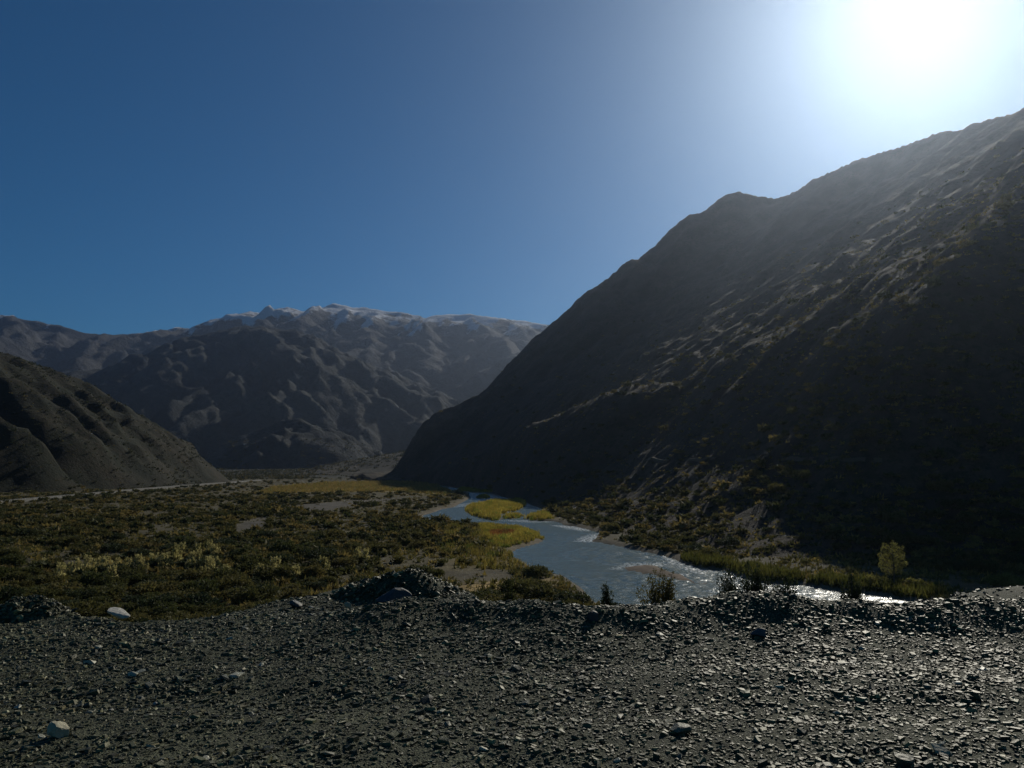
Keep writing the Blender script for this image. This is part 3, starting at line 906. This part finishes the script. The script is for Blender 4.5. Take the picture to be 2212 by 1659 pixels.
# ------------------------------------------------------------------ plants
def leaf_cloud(rg, n, lumps, leaf, up=0.3, tri=False):
    """n leaf sprays (one kite each) spread through lumpy ellipsoids: (cx,cy,cz,rx,ry,rz)"""
    lumps = np.array(lumps, float)
    vol = lumps[:, 3] * lumps[:, 4] * lumps[:, 5]
    k = rg.choice(len(lumps), n, p=vol ** 0.75 / (vol ** 0.75).sum())
    d = rg.normal(size=(n, 3)); d /= np.linalg.norm(d, axis=1)[:, None]
    rad = rg.uniform(0.35, 1.0, n) ** 0.55
    c = lumps[k, :3] + d * rad[:, None] * lumps[k, 3:]
    a = d + np.array([0, 0, up]) + rg.normal(0, 0.6, (n, 3)); a /= np.linalg.norm(a, axis=1)[:, None]
    b = np.cross(a, rg.normal(size=(n, 3))); b /= np.linalg.norm(b, axis=1)[:, None] + 1e-9
    s = leaf * rg.uniform(0.6, 1.5, n)[:, None]
    if tri:
        v = np.stack([c - a * s * 0.45 - b * s * 0.32, c - a * s * 0.45 + b * s * 0.32, c + a * s * 0.75], 1)
        v[:, :, 2] = np.maximum(v[:, :, 2], 0.0)
        return v.reshape(-1, 3), np.arange(n * 3).reshape(n, 3)
    v = np.stack([c - a * s * 0.5, c + b * s * 0.3, c + a * s * 0.7, c - b * s * 0.3], 1)
    v[:, :, 2] = np.maximum(v[:, :, 2], 0.0)
    return v.reshape(-1, 3), np.arange(n * 4).reshape(n, 4)

def shrub_lumps(rg, m=7, h=1.0):
    out = [(0, 0, 0.42 * h, 0.7, 0.7, 0.40 * h)]
    for _ in range(m):
        a, q = rg.uniform(0, 6.28), rg.uniform(0.25, 0.75)
        s = rg.uniform(0.22, 0.42)
        out.append((q * math.cos(a), q * math.sin(a), h * rg.uniform(0.3, 0.85) * (1.1 - 0.5 * q), s, s, s * 0.8 * h))
    return out

def tube(pts, rads, sides=6):
    pts = np.array(pts, float); V = []; F = []
    for i, p in enumerate(pts):
        d = pts[min(i + 1, len(pts) - 1)] - pts[max(i - 1, 0)]; d = d / (np.linalg.norm(d) + 1e-9)
        u = np.cross(d, (0.3, 0.9, 0.2)); u /= np.linalg.norm(u); w = np.cross(d, u)
        for k in range(sides):
            a = 2 * math.pi * k / sides
            V.append(p + rads[i] * (math.cos(a) * u + math.sin(a) * w))
    for i in range(len(pts) - 1):
        for k in range(sides):
            F.append((i * sides + k, i * sides + (k + 1) % sides, (i + 1) * sides + (k + 1) % sides, (i + 1) * sides + k))
    return np.array(V), np.array(F)

def stems_mesh(rg, n, h, spread, r0):
    V, F, o = [], [], 0
    for _ in range(n):
        a = rg.uniform(0, 6.28); q = rg.uniform(0.3, 1) * spread
        p0 = np.array([0.05 * math.cos(a), 0.05 * math.sin(a), -0.05])
        p2 = np.array([q * math.cos(a), q * math.sin(a), h * rg.uniform(0.6, 1.0)])
        p1 = (p0 + p2) / 2 + rg.normal(0, 0.08 * h, 3)
        v, f = tube([p0, p1, p2], [r0, r0 * 0.7, r0 * 0.2], 5)
        V.append(v); F.append(f + o); o += len(v)
    return np.concatenate(V), np.concatenate(F)

SHRUB_ME, DARK_ME, STEM_ME = [], [], []
for k in range(7):
    rg = np.random.default_rng(300 + k)
    v, f = leaf_cloud(rg, 1500, shrub_lumps(rg, 8, rg.uniform(0.8, 1.15)), 0.11)
    m1 = new_mesh('foliage', v, f); m1.materials.append(M_SHRUB); SHRUB_ME.append(m1)
    m2 = m1.copy(); m2.materials.clear(); m2.materials.append(M_DARKSHRUB); DARK_ME.append(m2)
    v, f = stems_mesh(rg, 9, 0.75, 0.55, 0.03)
    m3 = new_mesh('stem', v, f); m3.materials.append(M_BARK); STEM_ME.append(m3)

def plant(name, label, cat, group, loc, size, hsc, fol, stem, rotz):
    root = bpy.data.objects.new(name, None); COL.objects.link(root)
    root.location = loc; root.rotation_euler = (0, 0, rotz); root.scale = (size, size, size * hsc)
    root.empty_display_size = 0.2
    root['label'] = label; root['category'] = cat
    if group: root['group'] = group
    link('foliage', fol, None, root)
    if stem is not None: link('stem', stem, None, root)
    return root

# candidate shrub places: the thicket left of the river, and the foot of the right mountain
def visible_from_road(x, y, z, h):
    px_, py_, dd = project(np.stack([x, y, z + h], 1))
    # hidden by the bench rim?
    rim = np.where(x / y < -0.05, np.where(x / y > -0.29, 1322, 1352), 1290)
    return (px_ > -60) & (px_ < 2270) & (py_ < rim + 10)

N = 60000
y = 24 * (1000 / 24) ** rng.random(N)
x = rng.uniform(-0.75, 0.72, N) * y
dens_pick = rng.random(N)
sdr = poly_sd(x, y, RIVER)
sdi = river_sd(x, y)
zt = terrain(x, y)
bz = bench_z(x, y)
size = np.clip(rng.lognormal(math.log(0.95), 0.42, N), 0.35, 2.4)
left = (x < np.interp(y, [60, 95, 130, 200, 300, 500, 830], [20, 20, -5, -5, 0, -40, -80]))
onleftfloor = left & (sdr > 2.0 + size) & (zt < 3 + 0.02 * np.clip(y - 1000, 0, None))
bare = np.zeros(N, bool)
for q in (STRAW, GREYBAR, GREYFAR, GREYFAR2, SPIT, FARPLAIN):
    bare |= poly_sd(x, y, q) < 0.5
tanf = poly_sd(x, y, TANFIELD) < 0
dn = fbm(x / 30, y / 45, 3, 201)
prob = np.clip(0.6 + 1.1 * dn, 0.05, 1.0)
prob = np.where(tanf, prob * 0.5, prob)
okL = onleftfloor & ~bare & (dens_pick < prob) & (zt > bz)
onright = ~left & (sdr > 1.0 + 0.6 * size) & (y > 60) & (R.sample(x, y) > G.sample(x, y) - 3) & (zt > bz) & (zt < 170)
okR = onright & (dens_pick < np.clip(0.55 + 0.8 * dn, 0.05, 1) * np.where(zt < 12, 1.0, 0.45))
onslope = (zt > bz - 0) & False
cell = {}
keepi = []
order = np.argsort(-size)
okk = okL | okR
for i in order:                          # keep plants from standing inside one another
    if not okk[i]: continue
    s = size[i]
    key = (int(x[i] // 3), int(y[i] // 3))
    bad = False
    for a in (-1, 0, 1):
        for b in (-1, 0, 1):
            for j in cell.get((key[0] + a, key[1] + b), ()):
                if (x[i] - x[j]) ** 2 + (y[i] - y[j]) ** 2 < (0.62 * (s + size[j])) ** 2:
                    bad = True; break
            if bad: break
        if bad: break
    if bad: continue
    cell.setdefault(key, []).append(i)
    keepi.append(i)
keepi = np.array(keepi)
vis = visible_from_road(x[keepi], y[keepi], zt[keepi], size[keepi])
kk = keepi[vis]
appar = size[kk] / y[kk]
kk = kk[np.argsort(-appar)]
single, rest = kk[:290], kk[290:]
PLUMES = (-0.58, -0.12)
rest = np.concatenate([rest, keepi[~vis]])
for i in single:
    k = int(rng.integers(0, 7))
    dark = bool(rng.random() < 0.28)
    fol = (DARK_ME if dark else SHRUB_ME)[k]
    tone_ = 'dark green' if dark else 'olive'
    big = 'small' if size[i] < 0.9 else ('middling' if size[i] < 1.35 else 'large')
    if okL[i]:
        sp = np.array([x[i]]), np.array([y[i]])
        if poly_sd(*sp, STRAW)[0] < 14: where = 'beside the straw coloured clearing'
        elif poly_sd(*sp, TANFIELD)[0] < 3: where = 'on the tan field behind the yellow spit'
        elif sdr[i] < 11: where = 'on the low bank of the river flat'
        elif y[i] < 100: where = 'just below the gravel bench'
        elif PLUMES[0] < x[i] / y[i] < PLUMES[1] and 100 < y[i] < 150: where = 'among the pale plume tufts'
        else: where = 'in the open flat beyond the plume tufts'
    elif zt[i] > 6:
        where = 'on the shaded mountain slope above the river'
    else:
        where = 'on the bank at the foot of the shaded mountain'
    hsc = rng.uniform(0.5, 0.95)
    form = 'low spreading' if hsc < 0.65 else ('rounded' if hsc < 0.82 else 'tall domed')
    lab, grp = f'{big} {form} {tone_} shrub {where}', f'{tone_} shrubs {where}'
    plant('shrub', lab, 'shrub', grp, (x[i], y[i], zt[i] - 0.05), size[i] * 1.15, hsc, fol, STEM_ME[k] if y[i] < 60 else None, rng.uniform(0, 6.28))

def merged_plants(name, xs_, ys_, zs_, sz, variants, cols, mat, hs=1.0):
    V, F, C, o = [], [], [], 0
    which = rng.integers(0, len(variants), len(xs_))
    for w, (v, f) in enumerate(variants):
        idx = np.where(which == w)[0]
        if len(idx) == 0: continue
        a = rng.uniform(0, 6.28, len(idx)); c, s = np.cos(a), np.sin(a)
        hh = rng.uniform(0.75, 1.25, len(idx)) * hs
        vx = (v[None, :, 0] * c[:, None] - v[None, :, 1] * s[:, None]) * sz[idx, None] + xs_[idx, None]
        vy = (v[None, :, 0] * s[:, None] + v[None, :, 1] * c[:, None]) * sz[idx, None] + ys_[idx, None]
        vz = v[None, :, 2] * sz[idx, None] * hh[:, None] + zs_[idx, None]
        V.append(np.stack([vx, vy, vz], -1).reshape(-1, 3))
        F.append((f[None] + (np.arange(len(idx)) * len(v))[:, None, None]).reshape(-1, f.shape[1]) + o)
        C.append(np.repeat(cols[idx], len(v), 0))
        o += len(idx) * len(v)
    me = new_mesh(name, np.concatenate(V), np.concatenate(F))
    set_col(me, np.concatenate(C))
    return link(name, me, mat, None, kind='stuff')

def tint_mix(n, a, b, c=None, pc=0.0):
    k = rng.random(n)[:, None]
    t = np.array(a) * (1 - k) + np.array(b) * k
    if c is not None:
        t = np.where((rng.random(n) < pc)[:, None], np.array(c) * rng.uniform(0.8, 1.2, n)[:, None], t)
    return t

CHEAP = []
for k in range(6):
    rg = np.random.default_rng(400 + k)
    CHEAP.append(leaf_cloud(rg, 66, shrub_lumps(rg, 5, 1.0), 0.48, 0.3, True))
rest = rest[:5200]
cols = tint_mix(len(rest), (0.05, 0.06, 0.02), (0.11, 0.095, 0.03), (0.19, 0.145, 0.045), 0.22)
o = merged_plants('shrubland', x[rest], y[rest], zt[rest] - 0.05, size[rest] * 1.1, CHEAP, cols, M_SCRUB, 0.72)
o['label'] = 'far and small shrubs covering the valley floor and slope foot'; o['category'] = 'shrubland'

# low ground cover between the shrubs
N2 = 44000
yy = 24 * (900 / 24) ** rng.random(N2); xx = rng.uniform(-0.75, 0.72, N2) * yy
s2 = river_sd(xx, yy); z2 = terrain(xx, yy); b2 = bench_z(xx, yy)
ok = (s2 > 1.2) & (z2 > b2) & (z2 < 120) & (poly_sd(xx, yy, BAR_POLY) > 1)
for q in (STRAW, GREYBAR, GREYFAR, GREYFAR2): ok &= (poly_sd(xx, yy, q) > 0) | (rng.random(N2) < 0.3)
ok &= ~((fbm(xx / 18, yy / 26, 3, 301) < -0.35) & (rng.random(N2) < 0.85))
xx, yy, z2 = xx[ok], yy[ok], z2[ok]
LOW = []
for k in range(5):
    rg = np.random.default_rng(450 + k)
    LOW.append(leaf_cloud(rg, 11, [(0, 0, 0.25, 1.2, 1.2, 0.28), (0.5, 0.3, 0.35, 0.6, 0.6, 0.35)], 0.75, 0.8, True))
sz = rng.uniform(0.35, 0.8, len(xx))
cols = tint_mix(len(xx), (0.08, 0.082, 0.024), (0.155, 0.13, 0.038), (0.25, 0.19, 0.055), 0.3)
o = merged_plants('ground_cover', xx, yy, z2 - 0.03, sz, LOW, cols, M_SCRUB)
o['label'] = 'low olive and straw ground cover between the shrubs'; o['category'] = 'ground cover'

# dark scrub on the left hillside
N4 = 16000
xx = rng.uniform(-620, -150, N4); yy = rng.uniform(220, 780, N4); z2 = L.sample(xx, yy)
ok = (z2 > G.sample(xx, yy) + 0.5) & (xx / yy > -0.72) & (fbm(xx / 30, yy / 30, 3, 313) > -0.25)
xx, yy, z2 = xx[ok], yy[ok], z2[ok]
o = merged_plants('hillside_scrub', xx, yy, z2 - 0.1, rng.uniform(0.5, 1.6, len(xx)), LOW, tint_mix(len(xx), (0.025, 0.034, 0.014), (0.05, 0.05, 0.02)), M_SCRUB, 1.0)
o['label'] = 'dark low scrub dotted over the left hillside'; o['category'] = 'scrub'

# far scrub on the valley floor towards the mountains
N3 = 5200
yy = rng.uniform(820, 1900, N3); xx = rng.uniform(-0.36, 0.02, N3) * yy
z2 = np.maximum(np.maximum(G.sample(xx, yy), Fa.sample(xx, yy)), np.maximum(Mf.sample(xx, yy), Ff.sample(xx, yy)))
ok = (R.sample(xx, yy) < z2) & (L.sample(xx, yy) < z2) & (z2 < 60) & (fbm(xx / 120, yy / 160, 3, 311) > -0.15) & (poly_sd(xx, yy, FARPLAIN) > 5)
xx, yy, z2 = xx[ok], yy[ok], z2[ok]
o = merged_plants('far_scrub', xx, yy, z2 - 0.1, rng.uniform(1.6, 4.0, len(xx)), LOW, tint_mix(len(xx), (0.03, 0.036, 0.015), (0.06, 0.055, 0.022), (0.11, 0.085, 0.03), 0.2), M_SCRUB, 0.9)
o['label'] = 'dark scrub on the far valley floor below the mountains'; o['category'] = 'scrub'

# yellow river grass on the islands, the spit and the bank tabs
TUFT = []
for k in range(5):
    rg = np.random.default_rng(500 + k)
    V, F = [], []
    for j in range(9):
        a = rg.uniform(0, 6.28); q = rg.uniform(0, 0.5); bx_, by_ = q * math.cos(a), q * math.sin(a)
        h = rg.uniform(0.6, 1.1); lean = rg.normal(0, 0.22, 2); w = rg.uniform(0.07, 0.13); b = rg.uniform(0, 6.28)
        o0 = len(V) * 3
        V.append([(bx_ - w * math.cos(b), by_ - w * math.sin(b), 0), (bx_ + w * math.cos(b), by_ + w * math.sin(b), 0), (bx_ + lean[0], by_ + lean[1], h)])
        F.append((o0, o0 + 1, o0 + 2))
    TUFT.append((np.array(V).reshape(-1, 3), np.array(F)))
def fill(poly, per_m2, cap=6000):
    poly = np.array(poly)[:, :2]
    lo, hi = poly.min(0), poly.max(0)
    n = int(min(cap, per_m2 * np.prod(hi - lo)))
    p = rng.uniform(lo - 1, hi + 1, (n, 2))
    return p[poly_sd(p[:, 0], p[:, 1], poly) + 0.9 * fbm(p[:, 0] / 2.5, p[:, 1] / 4.0, 2, 335) < 0.1]
def grass(name, polys, dens, h, cols_, label, cap=6000):
    p = np.concatenate([fill(q, dens, cap) for q in polys])
    z = G.sample(p[:, 0], p[:, 1])
    n = len(p)
    cc = tint_mix(n, *cols_)
    if name == 'spit_grass':
        red = poly_sd(p[:, 0], p[:, 1], REDPATCH) < 1
        cc = np.where(red[:, None], np.array((0.24, 0.10, 0.03)), cc)
    lump = 0.5 + 0.5 * fbm(p[:, 0] / 5.0, p[:, 1] / 8.0, 3, 333)
    cc = cc * (0.72 + 0.5 * np.clip(lump, 0, 1))[:, None]
    cc = np.where((fbm(p[:, 0] / 3.0, p[:, 1] / 5.0, 2, 334) > 0.35)[:, None], cc * np.array((0.62, 0.85, 0.8)), cc)
    o = merged_plants(name, p[:, 0], p[:, 1], np.maximum(z, -0.35) - 0.03, rng.uniform(0.7, 1.3, n) * h * (0.55 + 0.8 * np.clip(lump, 0, 1)), TUFT, cc, M_GRASS)
    o['label'] = label; o['category'] = 'grass'
YEL = ((0.25, 0.205, 0.035), (0.40, 0.31, 0.06))
grass('island_grass', [ISL_POLY[0]], 3.0, 1.0, YEL, 'yellow grass covering the large river island')
grass('islet_grass', [ISL_POLY[1]], 4.0, 0.8, YEL, 'yellow grass on the small islet beside the large island')
grass('far_islet_grass', [ISL_POLY[2]], 3.0, 0.8, YEL, 'yellow grass on the tiny islet upstream of the large island')
grass('spit_grass', [SPIT], 6.0, 0.7, ((0.22, 0.20, 0.035), (0.38, 0.29, 0.055)), 'yellow grass with a reddish patch on the river spit')
grass('bank_grass', [TAB, TAB2], 3.0, 0.9, YEL, 'yellow grass on the low shore under the dark mountain foot')
grass('meadow_grass', [TANFIELD], 1.1, 0.7, ((0.13, 0.12, 0.028), (0.25, 0.19, 0.045)), 'olive and gold meadow grass between the thicket and the yellow spit')
grass('plain_grass', [FARPLAIN], 0.25, 1.2, ((0.20, 0.15, 0.04), (0.30, 0.22, 0.07)), 'straw yellow grass on the far plain beside the river', 9000)

# green reed belt along the right bank
belt = [c4(*p) for p in RIGHT_BANK4[:13]]
P = []
for a, b in zip(belt[:-1], belt[1:]):
    a, b = np.array(a), np.array(b)
    Ls = np.hypot(*(b - a)); n = int(Ls * 26)
    t = rng.random(n)[:, None]; off = rng.uniform(0.6, 5.0, n)[:, None]
    nrm = np.array([-(b - a)[1], (b - a)[0]]) / Ls
    if nrm[1] < 0: nrm = -nrm
    P.append(a + (b - a) * t + nrm * off)
P = np.concatenate(P)
P = P[poly_sd(P[:, 0], P[:, 1], RIVER) > 0.4]
o = merged_plants('reeds', P[:, 0], P[:, 1], terrain(P[:, 0], P[:, 1]) - 0.05, rng.uniform(0.5, 1.25, len(P)), TUFT, tint_mix(len(P), (0.06, 0.07, 0.015), (0.125, 0.115, 0.025)), M_GRASS)
o['label'] = 'green reed belt along the water under the shaded mountain'; o['category'] = 'reeds'

# pale plume tufts in the thicket
PL_ME = []
for k in range(4):
    rg = np.random.default_rng(600 + k)
    V, F, off = [], [], 0
    for j in range(13):
        a = rg.uniform(0, 6.28); ln = rg.uniform(0.1, 0.5)
        tip = np.array([ln * math.cos(a), ln * math.sin(a), rg.uniform(0.8, 1.25)])
        v, f = leaf_cloud(rg, 26, [(*(tip * 0.86), 0.09, 0.09, 0.22)], 0.10, 1.5)
        V.append(v); F.append(f + off); off += len(v)
    v, f = leaf_cloud(rg, 120, [(0, 0, 0.3, 0.45, 0.45, 0.3)], 0.2, 1.5)
    V.append(v); F.append(f + off)
    me = new_mesh('plume_tuft', np.concatenate(V), np.concatenate(F)); me.materials.append(M_PLUME); PL_ME.append(me)
spots = [(150, 1224), (165, 1230), (182, 1220), (200, 1232), (215, 1222), (232, 1226), (252, 1216), (275, 1221), (300, 1212), (318, 1226), (335, 1214), (352, 1218), (365, 1196), (378, 1202), (388, 1192), (402, 1198), (415, 1204),
         (425, 1214), (436, 1196), (450, 1186), (462, 1192), (440, 1232), (455, 1226), (470, 1218), (486, 1228), (560, 1230), (598, 1222), (612, 1208), (640, 1236), (700, 1216), (712, 1222), (770, 1196), (790, 1200), (830, 1188), (126, 1238), (238, 1240), (90, 1212), (410, 1222), (425, 1186), (205, 1212)]
for i, (a, b) in enumerate(spots):
    g = gp(a + rng.uniform(-4, 4), b + 12, 0.3)
    o = link('plume_tuft', PL_ME[i % 4], None, None, ('tall' if i % 3 else 'shorter') + (' pale yellow plume tuft in the crowded drift of plumes' if i < 25 else ' pale yellow plume tuft standing apart from the drift'), 'grass tuft', 'pale plume tufts in the thicket')
    o.location = (g[0], g[1], float(terrain(g[0], g[1])))
    s = (rng.uniform(1.15, 1.5) if i % 3 else rng.uniform(0.8, 1.0)) * (1.25 if i < 25 else 1.1)
    o.scale = (s, s, s); o.rotation_euler = (0, 0, rng.uniform(0, 6.28))

# lone shrubs with a place of their own
def lone(px_, py_, size, hsc, k, dark, label, z=0.0):
    g = gp(px_, py_, z)
    return plant('shrub', label, 'shrub', None, (g[0], g[1], float(terrain(g[0], g[1])) - 0.1), size, hsc, (DARK_ME if dark else SHRUB_ME)[k], STEM_ME[k], k * 1.3)
lone(946, 1122, 2.3, 0.95, 2, True, 'dark round bush at the water bend opposite the yellow island')
lone(1250, 1122, 1.9, 1.0, 3, False, 'leafy shrub on the bank just downstream of the shaded yellow shore')
lone(1285, 1128, 2.2, 1.0, 4, False, 'broad shrub at the point of the mountain bank')
lone(1325, 1150, 2.1, 1.1, 5, False, 'shrub with pale top on the point by the white riffle')

def crest_bush(px_, py_, w, h, k, dens, label, mat):
    """an open bush on the outer slope just below the bench rim"""
    rg = np.random.default_rng(800 + k)
    d = 13.2
    p = at(px_, py_, d)
    zb = float(bench_z(p[0], d))
    root = bpy.data.objects.new('bush', None); COL.objects.link(root)
    root.location = (p[0], d, zb - 0.05)
    root['label'] = label; root['category'] = 'bush'
    H = max(p[2] - zb, 0.3) * 1.12 + 0.05
    V, F, off = [], [], 0
    SV, SF, so = [], [], 0
    for j in range(int(34 * dens)):
        a = rg.uniform(0, 6.28); q = rg.uniform(0.1, 1.0) * w
        tip = np.array([q * math.cos(a), 0.5 * q * math.sin(a), H * rg.uniform(0.72, 1.0) * (1 - 0.12 * (q / w) ** 2)])
        mid = tip * 0.5 + rg.normal(0, 0.04, 3)
        v, f = tube([(0.15 * tip[0], 0.15 * tip[1], -0.1), mid, tip], [0.012, 0.008, 0.002], 4)
        SV.append(v); SF.append(f + so); so += len(v)
        v, f = leaf_cloud(rg, 80, [(*(tip * 0.95), 0.05, 0.05, 0.10), (*(tip * 0.78), 0.08, 0.08, 0.16)], 0.03, 0.8)
        V.append(v); F.append(f + off); off += len(v)
    me = new_mesh('foliage', np.concatenate(V), np.concatenate(F)); link('foliage', me, mat, root)
    me = new_mesh('stem', np.concatenate(SV), np.concatenate(SF)); link('stem', me, M_BARK, root)
crest_bush(1425, 1238, 0.42, 0.5, 1, 1.0, 'thin wispy bush behind the berm against the open water', M_SHRUB)
crest_bush(1572, 1238, 0.2, 0.5, 2, 0.7, 'narrow dark bush poking over the berm before the glitter', M_DARKSHRUB)
crest_bush(1625, 1232, 0.32, 0.5, 3, 1.3, 'dense dark bush over the berm before the sparkling water', M_DARKSHRUB)
crest_bush(1692, 1248, 0.22, 0.4, 4, 0.8, 'low dark bush beside the dense bush over the berm', M_DARKSHRUB)
crest_bush(1838, 1250, 0.24, 0.4, 5, 1.2, 'dark bush at the end of the sparkling reach', M_DARKSHRUB)
crest_bush(1312, 1272, 0.1, 0.3, 6, 0.6, 'tiny dark tuft on the berm crest', M_DARKSHRUB)
crest_bush(1100, 1262, 0.14, 0.5, 7, 0.6, 'sparse twiggy bush before the straw coloured clearing', M_SHRUB)

# the yellow-green tree on the far bank and its two bushes
def tree(px_, py_, H, label):
    g = gp(px_, py_, 0.3)
    z = float(terrain(g[0], g[1]))
    root = bpy.data.objects.new('tree', None); COL.objects.link(root)
    root.location = (g[0], g[1], z - 0.1); root['label'] = label; root['category'] = 'tree'
    rg = np.random.default_rng(71)
    V, F = tube([(0, 0, -0.2), (0.05, 0.02, H * 0.3), (-0.05, 0, H * 0.6), (0.02, 0, H * 0.92)], [0.13, 0.1, 0.06, 0.015], 7)
    parts = [(V, F)]; lumps = [(0, 0, H * 0.92, 0.28, 0.28, H * 0.1), (0, 0, H * 0.42, 0.75, 0.75, H * 0.24), (0, 0, H * 0.68, 0.5, 0.5, H * 0.2)]
    for j in range(16):
        hz = H * (0.16 + 0.72 * j / 16); a = j * 2.4 + rg.uniform(-0.4, 0.4)
        R_ = H * 0.36 * (1 - 0.72 * (hz / H)) * rg.uniform(0.75, 1.25) + 0.15
        e = np.array([R_ * math.cos(a), R_ * math.sin(a), hz + H * 0.1])
        parts.append(tube([(0, 0, hz - 0.1), e * 0.55 + np.array([0, 0, hz * 0.42]), e], [0.05, 0.035, 0.01], 5))
        for q in (0.6, 1.0):
            s = rg.uniform(0.24, 0.42) * (0.8 + 0.5 * (1 - hz / H))
            lumps.append((e[0] * q, e[1] * q, hz + H * 0.1 * q, s, s, s * 1.1))
    V, F, o_ = [], [], 0
    for v, f in parts: V.append(v); F.append(f + o_); o_ += len(v)
    link('trunk', new_mesh('trunk', np.concatenate(V), np.concatenate(F)), M_BARK, root)
    v, f = leaf_cloud(rg, 7000, lumps, 0.09, 0.4)
    link('crown', new_mesh('crown', v, f), M_TREE, root)
tree(1932, 1254, 5.0, 'small yellow-green tree on the bank below the dark mountain')
YB = make_leaf('yellow_bush', (0.16, 0.15, 0.04), (0.18, 0.165, 0.045), 0.5)
for k, (a, b, s, lab) in enumerate([(1890, 1262, 1.5, 'yellow-green bush on the river side of the small tree'), (1980, 1268, 1.6, 'yellow-green bush at the inland foot of the small tree'), (1822, 1250, 1.0, 'small yellow bush apart from the tree, above the reed belt'),
                                    (2160, 1262, 2.2, 'broad yellow-green bush above the stony terrace'), (2205, 1272, 2.0, 'yellow-green bush crowding the end of the stony terrace')]):
    me = SHRUB_ME[k].copy(); me.materials.clear(); me.materials.append(YB)
    g = gp(a, b, 0.3)
    plant('bush', lab, 'bush', None, (g[0], g[1], float(terrain(g[0], g[1])) - 0.1), s, 0.9, me, STEM_ME[k], k)

# ------------------------------------------------------------------ haze
hv = np.array([(sx, sy, sz) for sz in (-12, 960) for sy in (-700, 9800) for sx in (-9300, 9300)], float)
hf = np.array([(0, 2, 3, 1), (4, 5, 7, 6), (0, 1, 5, 4), (2, 6, 7, 3), (0, 4, 6, 2), (1, 3, 7, 5)])
hm = bpy.data.materials.new('haze_air'); hm.use_nodes = True
ht = hm.node_tree
ht.nodes.remove(ht.nodes['Principled BSDF'])
pv = ht.nodes.new('ShaderNodeVolumePrincipled')
pv.inputs['Color'].default_value = (0.66, 0.79, 1.0, 1)
pv.inputs['Density'].default_value = HAZE_DENSITY
pv.inputs['Anisotropy'].default_value = HAZE_G
ht.links.new(pv.outputs[0], ht.nodes['Material Output'].inputs['Volume'])
link('haze', new_mesh('haze', hv, hf), hm, kind='stuff')
